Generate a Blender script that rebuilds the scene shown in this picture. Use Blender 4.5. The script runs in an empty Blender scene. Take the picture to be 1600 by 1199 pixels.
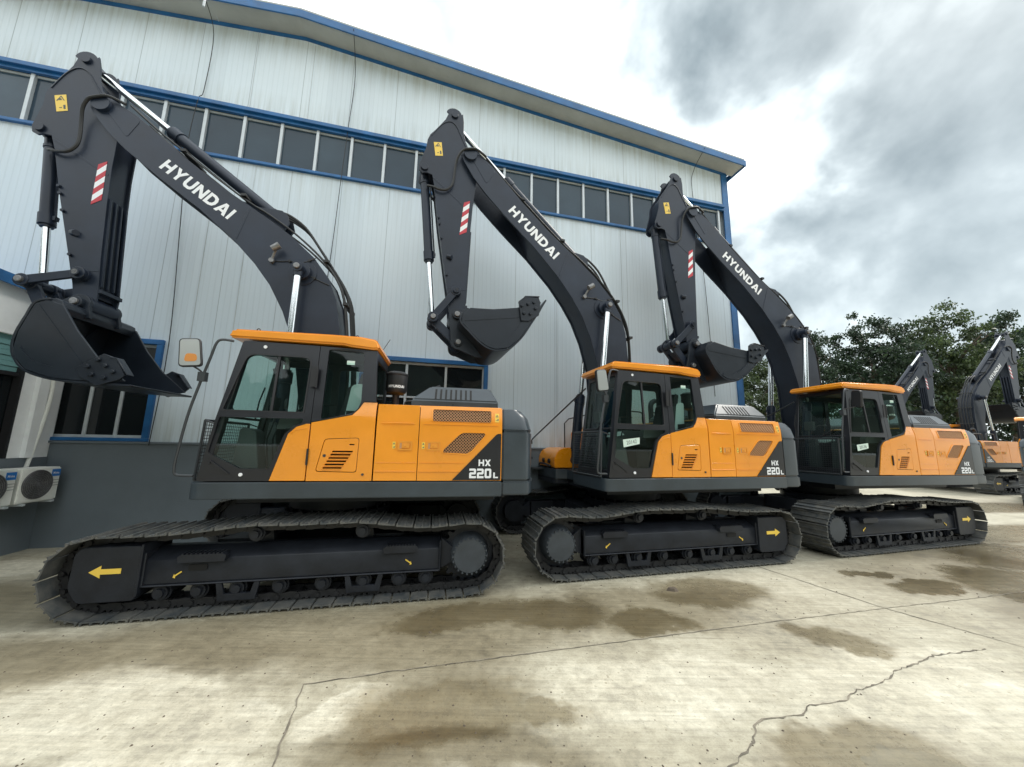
import bpy, bmesh, math, random
from mathutils import Vector, Matrix
from mathutils.geometry import tessellate_polygon
R = math.radians
SC = bpy.context.scene
COL = SC.collection

# ------------------------------------------------------------------ camera
CAM_F, CAM_P, CAM_R, CAM_H = 546.06, R(8.545), R(1.0515), 1.7595
cd = bpy.data.cameras.new("camera"); cam = bpy.data.objects.new("camera", cd); COL.objects.link(cam)
cd.sensor_width = 36.0; cd.lens = CAM_F / 1600 * 36; cd.shift_y = 10.33 / 1600
cd.clip_start = 0.05; cd.clip_end = 3000
fw = Vector((0, math.cos(CAM_P), math.sin(CAM_P))); up0 = Vector((0, -math.sin(CAM_P), math.cos(CAM_P))); r0 = Vector((1, 0, 0))
rr = r0 * math.cos(CAM_R) + up0 * math.sin(CAM_R); uu = up0 * math.cos(CAM_R) - r0 * math.sin(CAM_R)
M = Matrix((rr, uu, -fw)).transposed().to_4x4(); M.translation = (0, 0, CAM_H)
cam.matrix_world = M
SC.camera = cam
SC.cycles.transparent_max_bounces = 24

# ------------------------------------------------------------------ exposure
SC.view_settings.view_transform = 'Standard'; SC.view_settings.look = 'None'
SC.view_settings.gamma = 1; SC.view_settings.use_curve_mapping = False
SC.view_settings.exposure = 0.70

# ------------------------------------------------------------------ world
SUN_EL, SUN_AZ = 50, 68          # azimuth from +Y towards +X
W = bpy.data.worlds.new("World"); SC.world = W; W.use_nodes = True
nt = W.node_tree; nt.nodes.clear()

def nd(nt, t, **k):
    n = nt.nodes.new(t)
    for a, b in k.items(): setattr(n, a, b)
    return n

def sky():
    L = nt.links.new
    out = nd(nt, 'ShaderNodeOutputWorld')
    tc = nd(nt, 'ShaderNodeTexCoord')
    nish = nd(nt, 'ShaderNodeTexSky', sky_type='NISHITA', sun_disc=False)
    nish.sun_elevation = R(SUN_EL); nish.sun_rotation = R(SUN_AZ); nish.air_density = 1.2; nish.dust_density = 2.0
    bn = nd(nt, 'ShaderNodeBackground'); bn.inputs[1].default_value = 0.1
    L(nish.outputs[0], bn.inputs[0])
    D = tc.outputs['Generated']
    # stretch towards the horizon like a real cloud layer
    sep = nd(nt, 'ShaderNodeSeparateXYZ'); L(D, sep.inputs[0])
    def m(op, a, b=None, c=None, clamp=False):
        n = nd(nt, 'ShaderNodeMath', operation=op, use_clamp=clamp)
        for i, v in enumerate((a, b, c)):
            if v is None: continue
            if isinstance(v, (int, float)): n.inputs[i].default_value = v
            else: L(v, n.inputs[i])
        return n.outputs[0]
    den = m('ADD', m('MAXIMUM', sep.outputs[2], 0.0), 0.32)
    cmb = nd(nt, 'ShaderNodeCombineXYZ')
    L(m('DIVIDE', sep.outputs[0], den), cmb.inputs[0]); L(m('DIVIDE', sep.outputs[1], den), cmb.inputs[1])
    n1 = nd(nt, 'ShaderNodeTexNoise'); n1.inputs['Scale'].default_value = 4.2; n1.inputs['Detail'].default_value = 5; n1.inputs['Roughness'].default_value = .52; n1.inputs['Distortion'].default_value = .15
    L(D, n1.inputs['Vector'])
    n2 = nd(nt, 'ShaderNodeTexNoise'); n2.inputs['Scale'].default_value = 13.0; n2.inputs['Detail'].default_value = 4; n2.inputs['Roughness'].default_value = .5
    L(D, n2.inputs['Vector'])
    warp = nd(nt, 'ShaderNodeVectorMath', operation='MULTIPLY_ADD')
    sb = nd(nt, 'ShaderNodeVectorMath', operation='SUBTRACT'); L(n1.outputs['Color'], sb.inputs[0]); sb.inputs[1].default_value = (.5, .5, .5)
    L(sb.outputs[0], warp.inputs[0]); warp.inputs[1].default_value = (.30, .30, .30); L(D, warp.inputs[2])
    wn = nd(nt, 'ShaderNodeVectorMath', operation='NORMALIZE'); L(warp.outputs[0], wn.inputs[0])
    # dark (+) and bright (-) cloud masses, by direction
    def dr(az, el): return (math.sin(R(az)) * math.cos(R(el)), math.cos(R(az)) * math.cos(R(el)), math.sin(R(el)))
    blobs = [(47, 46, 11, .22), (57, 38, 11, .20), (66, 30, 12, .20), (38, 46, 7, .24), (32, 50, 7, .2), (24, 57, 6, .36), (-16, 55, 6, .50), (9, 46, 7, .42), (-24, 60, 8, .2),
             (44, 30, 8, .34), (37, 30, 6, .26), (52, 26, 8, .18), (39, 20, 5, .14), (48, 19, 6, .12), (75, 50, 22, .3), (110, 50, 40, -.4), (180, 55, 50, -.55), (-90, 55, 40, -.35),  # the wide bright masses out of view are added to lift the light
             (20, 44, 9, -.5), (37, 36, 5, -.42), (42, 36.5, 4, -.30), (30, 33, 5, -.35), (0, 54, 12, -.4), (24, 30, 7, -.35), (60, 12, 14, .12), (42, 12, 9, .10)]
    acc = None
    for az, el, rad, s in blobs:
        dp = nd(nt, 'ShaderNodeVectorMath', operation='DOT_PRODUCT'); L(wn.outputs[0], dp.inputs[0]); dp.inputs[1].default_value = dr(az, el)
        k = 1 / (1 - math.cos(R(rad)))
        g = m('POWER', 2.718, m('MULTIPLY', m('SUBTRACT', dp.outputs['Value'], 1.0), k))
        t = m('MULTIPLY', g, s)
        acc = t if acc is None else m('ADD', acc, t)
    f = m('ADD', acc, m('MULTIPLY', m('SUBTRACT', n1.outputs[0], .5), 1.05))
    f = m('ADD', f, m('MULTIPLY', m('SUBTRACT', n2.outputs[0], .5), .38))
    f = m('ADD', f, .27)
    cr = nd(nt, 'ShaderNodeValToRGB'); L(f, cr.inputs[0])
    e = cr.color_ramp.elements
    e[0].position = 0.0; e[0].color = (1.25, 1.32, 1.34, 1)
    e[1].position = 1.0; e[1].color = (.15, .185, .20, 1)
    for p, c in ((.25, (.68, .76, .78, 1)), (.50, (.39, .455, .48, 1)), (.76, (.21, .265, .29, 1))):
        q = e.new(p); q.color = c
    # below the horizon: the dull yard around
    hz = nd(nt, 'ShaderNodeMapRange'); L(sep.outputs[2], hz.inputs[0]); hz.inputs[1].default_value = -.03; hz.inputs[2].default_value = .0
    mx = nd(nt, 'ShaderNodeMix', data_type='RGBA'); L(hz.outputs[0], mx.inputs[0]); mx.inputs[6].default_value = (.12, .125, .11, 1); L(cr.outputs[0], mx.inputs[7])
    # a line of dark trees closes the yard behind the photographer
    tn = nd(nt, 'ShaderNodeTexNoise'); tn.inputs['Scale'].default_value = 9; tn.inputs['Detail'].default_value = 6; L(D, tn.inputs['Vector'])
    tn2 = nd(nt, 'ShaderNodeTexNoise'); tn2.inputs['Scale'].default_value = 45; tn2.inputs['Detail'].default_value = 4; L(D, tn2.inputs['Vector'])
    hgt = m('ADD', m('ADD', m('MULTIPLY', tn.outputs[0], .5), m('MULTIPLY', tn2.outputs[0], .18)), -.02)
    tl = m('MULTIPLY', m('GREATER_THAN', hgt, sep.outputs[2]), m('LESS_THAN', sep.outputs[1], -.25))
    tl = m('MULTIPLY', tl, m('GREATER_THAN', sep.outputs[2], .0))
    tc2 = nd(nt, 'ShaderNodeMix', data_type='RGBA'); L(tn2.outputs[0], tc2.inputs[0]); tc2.inputs[6].default_value = (.008, .012, .008, 1); tc2.inputs[7].default_value = (.10, .14, .10, 1)
    mx2 = nd(nt, 'ShaderNodeMix', data_type='RGBA'); L(tl, mx2.inputs[0]); L(mx.outputs[2], mx2.inputs[6]); L(tc2.outputs[2], mx2.inputs[7]); mx = mx2
    bc = nd(nt, 'ShaderNodeBackground'); L(mx.outputs[2], bc.inputs[0]); bc.inputs[1].default_value = 1.0
    ms = nd(nt, 'ShaderNodeMixShader'); ms.inputs[0].default_value = .93
    L(bn.outputs[0], ms.inputs[1]); L(bc.outputs[0], ms.inputs[2]); L(ms.outputs[0], out.inputs[0])
sky()
W.cycles.sampling_method = 'MANUAL'; W.cycles.sample_map_resolution = 1024

sl = bpy.data.lights.new("sun", 'SUN'); sl.energy = 1.5; sl.angle = R(16); sl.color = (1, .95, .87)
so = bpy.data.objects.new("sun", sl); COL.objects.link(so)
so.rotation_euler = Vector((math.sin(R(SUN_AZ)) * math.cos(R(SUN_EL)), math.cos(R(SUN_AZ)) * math.cos(R(SUN_EL)), math.sin(R(SUN_EL)))).to_track_quat('Z', 'Y').to_euler()
so.location = (0, 0, 30)

# ------------------------------------------------------------------ materials
def mat(name, col, rough=.5, metal=0, spec=.5, bump=0, bscale=40, vary=.0, vscale=3, dirt=None, coat=0):
    m = bpy.data.materials.new(name); m.use_nodes = True; t = m.node_tree; b = t.nodes['Principled BSDF']; L = t.links.new
    b.inputs['Base Color'].default_value = (*col, 1); b.inputs['Roughness'].default_value = rough; b.inputs['Metallic'].default_value = metal
    b.inputs['Specular IOR Level'].default_value = spec; b.inputs['Coat Weight'].default_value = coat; b.inputs['Coat Roughness'].default_value = .12
    tc = nd(t, 'ShaderNodeTexCoord')
    if vary or dirt:
        n = nd(t, 'ShaderNodeTexNoise'); n.inputs['Scale'].default_value = vscale; n.inputs['Detail'].default_value = 6; n.inputs['Roughness'].default_value = .65
        L(tc.outputs['Object'], n.inputs['Vector'])
        mr = nd(t, 'ShaderNodeMapRange'); L(n.outputs[0], mr.inputs[0]); mr.inputs[1].default_value = .35; mr.inputs[2].default_value = .7
        mx = nd(t, 'ShaderNodeMix', data_type='RGBA'); L(mr.outputs[0], mx.inputs[0])
        mx.inputs[6].default_value = (*[c * (1 - vary) for c in col], 1)
        mx.inputs[7].default_value = (*(dirt if dirt else [min(1, c * (1 + vary)) for c in col]), 1)
        L(mx.outputs[2], b.inputs['Base Color'])
        m2 = nd(t, 'ShaderNodeMapRange'); L(n.outputs[0], m2.inputs[0]); m2.inputs[3].default_value = max(.03, rough - .1); m2.inputs[4].default_value = min(1, rough + .14)
        L(m2.outputs[0], b.inputs['Roughness'])
    if bump:
        n = nd(t, 'ShaderNodeTexNoise'); n.inputs['Scale'].default_value = bscale; n.inputs['Detail'].default_value = 3
        L(tc.outputs['Object'], n.inputs['Vector'])
        bp = nd(t, 'ShaderNodeBump'); bp.inputs['Strength'].default_value = bump; bp.inputs['Distance'].default_value = .01
        L(n.outputs[0], bp.inputs['Height']); L(bp.outputs[0], b.inputs['Normal'])
    return m

MT = dict(
    boom=mat('slate_paint', (.015, .022, .037), .34, spec=.36, vary=.28, vscale=1.3, bump=.03, bscale=90),
    base=mat('grey_paint', (.036, .048, .058), .30, vary=.18, vscale=2.0, bump=.05, bscale=140),
    cab=mat('cab_paint', (.011, .012, .016), .30, vary=.2, vscale=3),
    yellow=mat('yellow_paint', (.82, .290, .010), .28, vary=.07, vscale=1.5, coat=.5),
    yellow_dark=mat('yellow_paint_tool', (.74, .28, .02), .4, vary=.1, vscale=4),
    under=mat('undercarriage_paint', (.014, .0165, .022), .44, spec=.35, vary=.3, vscale=5, bump=.1, bscale=60),
    shoe=mat('shoe_steel', (.088, .10, .106), .34, metal=0, vary=.45, vscale=7, dirt=(.13, .125, .11), bump=.1, bscale=50),
    hub=mat('hub_paint', (.046, .054, .062), .5, vary=.2, vscale=6),
    chain=mat('chain_steel', (.018, .018, .019), .5, metal=.2, vary=.3, vscale=10),
    bucket=mat('bucket_paint', (.012, .017, .025), .36, spec=.38, vary=.25, vscale=2, bump=.04, bscale=40),
    black=mat('black_plastic', (.012, .012, .014), .5),
    rubber=mat('hose_rubber', (.014, .015, .015), .5, vary=.2, vscale=20),
    chrome=mat('chrome', (.72, .74, .75), .14, metal=1),
    pin=mat('pin_steel', (.22, .22, .22), .45, metal=.6, vary=.3, vscale=30),
    pipe=mat('steel_pipe', (.05, .055, .06), .35, metal=.3),
    white=mat('white_vinyl', (.82, .83, .84), .4),
    red=mat('red_vinyl', (.48, .025, .04), .4),
    amber=mat('yellow_vinyl', (.82, .56, .08), .4),
    paper=mat('paper', (.62, .74, .66), .7),
    ink=mat('ink', (.08, .1, .1), .6),
    grille=mat('grille_brown', (.50, .26, .12), .5),
    dark=mat('dark_void', (.006, .006, .006), .8),
    seat=mat('seat_fabric', (.022, .022, .024), .8, bump=.2, bscale=200),
    grip=mat('interior_grey', (.06, .062, .065), .6),
    film=mat('plastic_film', (.55, .6, .6), .2),
    mirror=mat('mirror_glass', (.62, .62, .60), .30, metal=1),
    orange=mat('amber_reflection', (.55, .22, .05), .3),  # colour of the reflection painted on a wing mirror
    blue=mat('blue_paint', (.012, .115, .31), .4, vary=.25, vscale=2.5),
    alu=mat('window_aluminium', (.52, .56, .58), .4, metal=.25, vary=.1),
    soffit=mat('soffit_sheet', (.40, .42, .40), .6, vary=.12, vscale=1.2),
    acw=mat('ac_casing', (.76, .77, .72), .45, vary=.08, vscale=4),
    acb=mat('ac_logo_blue', (.02, .17, .52), .4),
    fan=mat('ac_fan', (.12, .12, .125), .5, metal=.2),
    blind=mat('teal_blind', (.16, .33, .33), .5),
    bark=mat('bark', (.09, .07, .05), .9, bump=.6, bscale=20, vary=.3),
    plaster=mat('white_plaster', (.80, .82, .82), .8, vary=.06, vscale=3, bump=.1, bscale=60),
    hedge=None,
)

def glass(name, tint, ior=1.5, rough=.02):
    m = bpy.data.materials.new(name); m.use_nodes = True; t = m.node_tree; t.nodes.clear(); L = t.links.new
    o = nd(t, 'ShaderNodeOutputMaterial'); tr = nd(t, 'ShaderNodeBsdfTransparent'); tr.inputs[0].default_value = (*tint, 1)
    g = nd(t, 'ShaderNodeBsdfGlossy'); g.inputs['Roughness'].default_value = rough; g.inputs['Color'].default_value = (.9, .96, .95, 1)
    f = nd(t, 'ShaderNodeFresnel'); f.inputs[0].default_value = ior
    gm = nd(t, 'ShaderNodeNewGeometry'); im = nd(t, 'ShaderNodeMath', operation='SUBTRACT'); im.inputs[0].default_value = 1; L(gm.outputs['Backfacing'], im.inputs[1])
    fm = nd(t, 'ShaderNodeMath', operation='MULTIPLY'); L(f.outputs[0], fm.inputs[0]); L(im.outputs[0], fm.inputs[1])
    x = nd(t, 'ShaderNodeMixShader'); L(fm.outputs[0], x.inputs[0]); L(tr.outputs[0], x.inputs[1]); L(g.outputs[0], x.inputs[2]); L(x.outputs[0], o.inputs[0])
    return m
MT['glass'] = glass('cab_glass', (.80, .89, .865), 1.42)
MT['pane'] = mat('window_pane', (.026, .042, .058), .12, spec=.30)
def vary_pane():
    t = MT['pane'].node_tree; b = t.nodes['Principled BSDF']; L = t.links.new
    oi = nd(t, 'ShaderNodeObjectInfo'); cr = nd(t, 'ShaderNodeValToRGB'); L(oi.outputs['Random'], cr.inputs[0])
    e = cr.color_ramp.elements; e[0].color = (.020, .036, .052, 1); e[1].color = (.050, .078, .100, 1)
    tc = nd(t, 'ShaderNodeTexCoord'); n = nd(t, 'ShaderNodeTexNoise'); n.inputs['Scale'].default_value = 1.2; n.inputs['Detail'].default_value = 5; L(tc.outputs['Object'], n.inputs['Vector'])
    mx = nd(t, 'ShaderNodeMix', data_type='RGBA', blend_type='MULTIPLY'); mx.inputs[0].default_value = .7; L(cr.outputs[0], mx.inputs[6]); L(n.outputs[0], mx.inputs[7])
    g = nd(t, 'ShaderNodeMix', data_type='RGBA', blend_type='ADD'); g.inputs[0].default_value = 1; L(mx.outputs[2], g.inputs[6]); g.inputs[7].default_value = (.010, .020, .030, 1)
    L(g.outputs[2], b.inputs['Base Color'])
    bp = nd(t, 'ShaderNodeBump'); bp.inputs['Strength'].default_value = .5; bp.inputs['Distance'].default_value = .03; L(n.outputs[0], bp.inputs['Height']); L(bp.outputs[0], b.inputs['Normal'])
vary_pane()
MT['pane_low'] = mat('low_window_pane', (.010, .013, .015), .03, spec=.55)

def wall_material():
    m = bpy.data.materials.new('corrugated_panel'); m.use_nodes = True; t = m.node_tree; b = t.nodes['Principled BSDF']; L = t.links.new
    tc = nd(t, 'ShaderNodeTexCoord'); sp = nd(t, 'ShaderNodeSeparateXYZ'); L(tc.outputs['Object'], sp.inputs[0])
    def mm(op, a, c=None, clamp=False):
        n = nd(t, 'ShaderNodeMath', operation=op, use_clamp=clamp)
        for i, v in enumerate((a, c)):
            if v is None: continue
            if isinstance(v, (int, float)): n.inputs[i].default_value = v
            else: L(v, n.inputs[i])
        return n.outputs[0]
    x = sp.outputs[0]; z = sp.outputs[2]
    fr = mm('FRACT', mm('DIVIDE', x, .095))
    tri = mm('ABSOLUTE', mm('SUBTRACT', fr, .5))                 # rib profile
    rib = nd(t, 'ShaderNodeMapRange'); L(tri, rib.inputs[0]); rib.inputs[1].default_value = .34; rib.inputs[2].default_value = .5
    fs = mm('ABSOLUTE', mm('SUBTRACT', mm('FRACT', mm('DIVIDE', x, .95)), .5))
    seam = nd(t, 'ShaderNodeMapRange'); L(fs, seam.inputs[0]); seam.inputs[1].default_value = .492; seam.inputs[2].default_value = .498
    # per-panel tone
    wn = nd(t, 'ShaderNodeTexWhiteNoise', noise_dimensions='1D'); L(mm('FLOOR', mm('ADD', mm('DIVIDE', x, .95), .5)), wn.inputs['W'])
    # vertical streaks
    mp = nd(t, 'ShaderNodeMapping'); L(tc.outputs['Object'], mp.inputs[0]); mp.inputs['Scale'].default_value = (9, 9, .35)
    st = nd(t, 'ShaderNodeTexNoise'); st.inputs['Scale'].default_value = 1; st.inputs['Detail'].default_value = 5; st.inputs['Roughness'].default_value = .7; L(mp.outputs[0], st.inputs['Vector'])
    big = nd(t, 'ShaderNodeTexNoise'); big.inputs['Scale'].default_value = .45; big.inputs['Detail'].default_value = 4; L(tc.outputs['Object'], big.inputs['Vector'])
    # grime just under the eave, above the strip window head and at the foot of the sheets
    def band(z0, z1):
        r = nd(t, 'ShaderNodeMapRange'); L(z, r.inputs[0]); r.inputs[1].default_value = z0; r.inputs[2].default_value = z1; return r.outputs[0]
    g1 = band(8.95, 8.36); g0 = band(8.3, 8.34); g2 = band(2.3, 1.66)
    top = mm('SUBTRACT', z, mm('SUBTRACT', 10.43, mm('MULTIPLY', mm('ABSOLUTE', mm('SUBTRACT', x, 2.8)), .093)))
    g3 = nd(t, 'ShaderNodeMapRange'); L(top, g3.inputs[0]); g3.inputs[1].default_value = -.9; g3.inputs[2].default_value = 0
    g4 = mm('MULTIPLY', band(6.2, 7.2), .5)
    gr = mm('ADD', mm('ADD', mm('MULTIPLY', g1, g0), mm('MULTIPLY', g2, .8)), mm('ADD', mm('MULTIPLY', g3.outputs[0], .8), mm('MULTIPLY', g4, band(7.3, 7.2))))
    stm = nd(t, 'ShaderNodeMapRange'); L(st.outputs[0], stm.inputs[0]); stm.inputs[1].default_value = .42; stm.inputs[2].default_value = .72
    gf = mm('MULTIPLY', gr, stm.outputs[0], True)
    c1 = nd(t, 'ShaderNodeMix', data_type='RGBA'); L(big.outputs[0], c1.inputs[0]); c1.inputs[6].default_value = (.57, .675, .75, 1); c1.inputs[7].default_value = (.72, .79, .83, 1)
    c2 = nd(t, 'ShaderNodeMix', data_type='RGBA', blend_type='MULTIPLY'); c2.inputs[0].default_value = 1; L(c1.outputs[2], c2.inputs[6])
    v = mm('SUBTRACT', mm('ADD', mm('MULTIPLY', wn.outputs[0], .07), .95), mm('MULTIPLY', rib.outputs[0], .06))
    v = mm('SUBTRACT', v, mm('MULTIPLY', seam.outputs[0], .38)); v = mm('SUBTRACT', v, mm('MULTIPLY', mm('SUBTRACT', st.outputs[0], .5), .07))
    cc = nd(t, 'ShaderNodeCombineColor'); [L(v, cc.inputs[i]) for i in range(3)]; L(cc.outputs[0], c2.inputs[7])
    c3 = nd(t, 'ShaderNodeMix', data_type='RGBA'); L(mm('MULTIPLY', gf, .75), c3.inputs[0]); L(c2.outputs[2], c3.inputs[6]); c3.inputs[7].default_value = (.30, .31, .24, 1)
    L(c3.outputs[2], b.inputs['Base Color']); b.inputs['Roughness'].default_value = .38
    h = mm('ADD', mm('MULTIPLY', rib.outputs[0], 1.0), mm('MULTIPLY', seam.outputs[0], -2.0))
    hb = mm('ADD', h, mm('MULTIPLY', big.outputs[0], 6.0))
    bp = nd(t, 'ShaderNodeBump'); bp.inputs['Strength'].default_value = .35; bp.inputs['Distance'].default_value = .005; L(hb, bp.inputs['Height']); L(bp.outputs[0], b.inputs['Normal'])
    return m
MT['wall'] = wall_material()

def dado_material():
    m = mat('grey_dado_plaster', (.125, .150, .168), .6, vary=.12, vscale=.8, bump=.1, bscale=25)
    return m
MT['dado'] = dado_material()

def ground_material():
    m = bpy.data.materials.new('wet_concrete'); m.use_nodes = True; t = m.node_tree; b = t.nodes['Principled BSDF']; L = t.links.new
    tc = nd(t, 'ShaderNodeTexCoord'); O = tc.outputs['Object']
    def mm(op, a, c=None, d=None, clamp=False):
        n = nd(t, 'ShaderNodeMath', operation=op, use_clamp=clamp)
        for i, v in enumerate((a, c, d)):
            if v is None: continue
            if isinstance(v, (int, float)): n.inputs[i].default_value = v
            else: L(v, n.inputs[i])
        return n.outputs[0]
    def noise(sc, det=5, ro=.6, vec=None, dist=0):
        n = nd(t, 'ShaderNodeTexNoise'); n.inputs['Scale'].default_value = sc; n.inputs['Detail'].default_value = det; n.inputs['Roughness'].default_value = ro; n.inputs['Distortion'].default_value = dist
        L(vec or O, n.inputs['Vector']); return n
    def rng(v, a, c, lo=0, hi=1):
        n = nd(t, 'ShaderNodeMapRange'); n.interpolation_type = 'SMOOTHSTEP'; L(v, n.inputs[0]); n.inputs[1].default_value = a; n.inputs[2].default_value = c; n.inputs[3].default_value = lo; n.inputs[4].default_value = hi; return n.outputs[0]
    wv = noise(1.1, 4, .6); sb = nd(t, 'ShaderNodeVectorMath', operation='SUBTRACT'); L(wv.outputs['Color'], sb.inputs[0]); sb.inputs[1].default_value = (.5, .5, .5)
    wp = nd(t, 'ShaderNodeVectorMath', operation='MULTIPLY_ADD'); L(sb.outputs[0], wp.inputs[0]); wp.inputs[1].default_value = (.75, .75, 0); L(O, wp.inputs[2])
    wv2 = noise(7, 4, .6); sb2 = nd(t, 'ShaderNodeVectorMath', operation='SUBTRACT'); L(wv2.outputs['Color'], sb2.inputs[0]); sb2.inputs[1].default_value = (.5, .5, .5)
    wp2 = nd(t, 'ShaderNodeVectorMath', operation='MULTIPLY_ADD'); L(sb2.outputs[0], wp2.inputs[0]); wp2.inputs[1].default_value = (.20, .20, 0); L(wp.outputs[0], wp2.inputs[2])
    WP = wp2.outputs[0]
    def blob(cx, cy, rx, ry, ang, edge=.26):
        mp = nd(t, 'ShaderNodeMapping', vector_type='TEXTURE'); L(WP, mp.inputs[0])
        mp.inputs['Location'].default_value = (cx, cy, 0); mp.inputs['Rotation'].default_value = (0, 0, R(ang)); mp.inputs['Scale'].default_value = (rx, ry, 1)
        s2 = nd(t, 'ShaderNodeSeparateXYZ'); L(mp.outputs[0], s2.inputs[0])
        c = nd(t, 'ShaderNodeCombineXYZ'); L(s2.outputs[0], c.inputs[0]); L(s2.outputs[1], c.inputs[1])
        ln = nd(t, 'ShaderNodeVectorMath', operation='LENGTH'); L(c.outputs[0], ln.inputs[0])
        return rng(ln.outputs['Value'], 1 + edge, 1 - edge)
    def union(bl):
        a = None
        for q in bl:
            v = blob(*q); a = v if a is None else mm('MAXIMUM', a, v)
        return a
    wet = union([(.45, 3.97, .62, .38, 8), (2.45, 4.62, .75, .42, 5), (1.45, 3.85, .40, .24, 0), (-.40, 2.66, .62, .36, 8), (.28, 2.66, .26, .13, 0),
                 (3.1, 3.55, .42, .22, -30), (3.18, 3.27, .22, .12, 0), (2.1, 2.28, .62, .27, 0), (5.1, 5.3, .40, .12, 0), (5.5, 4.9, .5, .2, 10),
                 (6.9, 5.0, 1.0, .6, 20), (8.6, 6.4, 1.5, .7, 30), (-.5, 3.85, .7, .28, 10), (11, 8, 2.5, .7, 15), (15, 11.5, 3, .8, 15), (9.5, 9.3, 1.6, .4, 15)])
    damp = union([(-2.3, 3.5, 1.5, .52, 12, .3), (-3.9, 3.05, 1.3, .42, 5, .3), (-.7, 3.65, 1.4, .72, 8, .3), (-5.5, 3.9, 1.8, .6, 10, .3), (1.1, 4.1, 1.5, .55, 10, .4), (-.3, 2.3, .8, .2, 0, .3), (6.2, 4.2, 1.0, .5, 20, .5), (6.8, 6.0, 2.2, .8, 30, .5)])
    pud = union([(2.28, 2.20, .33, .15, 0, .05), (3.2, 3.30, .09, .05, 0, .05), (9.6, 6.2, .5, .12, 25, .08)])
    n1 = noise(.9, 12, .72); n2 = noise(9, 9, .75); n3 = noise(90, 4, .8); n6 = noise(28, 6, .7)
    # broom-finish streaks
    mp = nd(t, 'ShaderNodeMapping'); L(O, mp.inputs[0]); mp.inputs['Rotation'].default_value = (0, 0, R(-52)); mp.inputs['Scale'].default_value = (1.2, 34, 1)
    n4 = noise(1, 5, .65, mp.outputs[0])
    mp2 = nd(t, 'ShaderNodeMapping'); L(O, mp2.inputs[0]); mp2.inputs['Rotation'].default_value = (0, 0, R(-52)); mp2.inputs['Scale'].default_value = (.5, 4.5, 1)
    n5 = noise(1, 5, .6, mp2.outputs[0])
    cr = nd(t, 'ShaderNodeValToRGB'); L(mm('ADD', mm('MULTIPLY', n1.outputs[0], .62), mm('ADD', mm('MULTIPLY', n5.outputs[0], .14), mm('MULTIPLY', n2.outputs[0], .24))), cr.inputs[0])
    e = cr.color_ramp.elements; e[0].position = .3; e[0].color = (.150, .138, .108, 1); e[1].position = .64; e[1].color = (.475, .448, .350, 1)
    q = e.new(.47); q.color = (.335, .306, .226, 1)
    fine = mm('ADD', mm('MULTIPLY', n2.outputs[0], .5), mm('ADD', mm('MULTIPLY', n3.outputs[0], .35), mm('MULTIPLY', n4.outputs[0], .45)))
    pale = union([(-3.1, 2.55, 1.3, .36, 8, .12), (-1.9, 2.35, .55, .42, 10, .12), (-1.05, 2.62, .16, .34, -30, .15), (-4.9, 3.25, .55, .30, 0, .15), (1.2, 2.9, .9, .35, 10, .3), (3.0, 2.9, 1.2, .5, 10, .35), (-6.6, 4.9, .6, .35, 0, .2)])
    vo = nd(t, 'ShaderNodeTexVoronoi', feature='DISTANCE_TO_EDGE'); vo.inputs['Scale'].default_value = 1.3; L(WP, vo.inputs['Vector'])
    sp = nd(t, 'ShaderNodeTexVoronoi'); sp.inputs['Scale'].default_value = 16; L(O, sp.inputs['Vector'])
    speck = mm('MULTIPLY', mm('LESS_THAN', sp.outputs['Distance'], .17), rng(n2.outputs[0], .50, .56))
    scr = nd(t, 'ShaderNodeMapping'); L(O, scr.inputs[0]); scr.inputs['Rotation'].default_value = (0, 0, R(-49)); scr.inputs['Scale'].default_value = (.35, 22, 1)
    n7 = noise(1, 2, .5, scr.outputs[0]); scratch = mm('MULTIPLY', rng(n7.outputs[0], .62, .68), rng(n1.outputs[0], .50, .60))
    fm = mm('MULTIPLY', rng(fine, .42, .82, .70, 1.18), rng(n6.outputs[0], .56, .70, 1.0, .70))
    mul = nd(t, 'ShaderNodeMix', data_type='RGBA', blend_type='MULTIPLY'); mul.inputs[0].default_value = 1; L(cr.outputs[0], mul.inputs[6])
    cc = nd(t, 'ShaderNodeCombineColor'); [L(fm, cc.inputs[i]) for i in range(3)]; L(cc.outputs[0], mul.inputs[7])
    pm = nd(t, 'ShaderNodeMix', data_type='RGBA', blend_type='MULTIPLY'); L(mm('MULTIPLY', pale, 1.0), pm.inputs[0]); L(mul.outputs[2], pm.inputs[6]); pm.inputs[7].default_value = (1.34, 1.36, 1.42, 1)
    sk = nd(t, 'ShaderNodeMix', data_type='RGBA', blend_type='MULTIPLY'); L(mm('MAXIMUM', mm('MULTIPLY', speck, .55), mm('MULTIPLY', scratch, .38)), sk.inputs[0]); L(pm.outputs[2], sk.inputs[6]); sk.inputs[7].default_value = (.45, .42, .36, 1)
    mul = sk
    dm = nd(t, 'ShaderNodeMix', data_type='RGBA', blend_type='MULTIPLY'); L(mm('MULTIPLY', damp, mm('ADD', .72, mm('MULTIPLY', n2.outputs[0], .5)), None, True), dm.inputs[0]); L(mul.outputs[2], dm.inputs[6]); dm.inputs[7].default_value = (.54, .51, .45, 1)
    wm = nd(t, 'ShaderNodeMix', data_type='RGBA', blend_type='MULTIPLY'); L(mm('MULTIPLY', wet, mm('ADD', .45, mm('MULTIPLY', n2.outputs[0], 1.0)), None, True), wm.inputs[0]); L(dm.outputs[2], wm.inputs[6]); wm.inputs[7].default_value = (.54, .50, .43, 1)
    L(wm.outputs[2], b.inputs['Base Color'])
    ro = mm('SUBTRACT', rng(n2.outputs[0], .3, .7, .62, .80), mm('MULTIPLY', wet, .42)); ro = mm('SUBTRACT', ro, mm('MULTIPLY', damp, .20))
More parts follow.
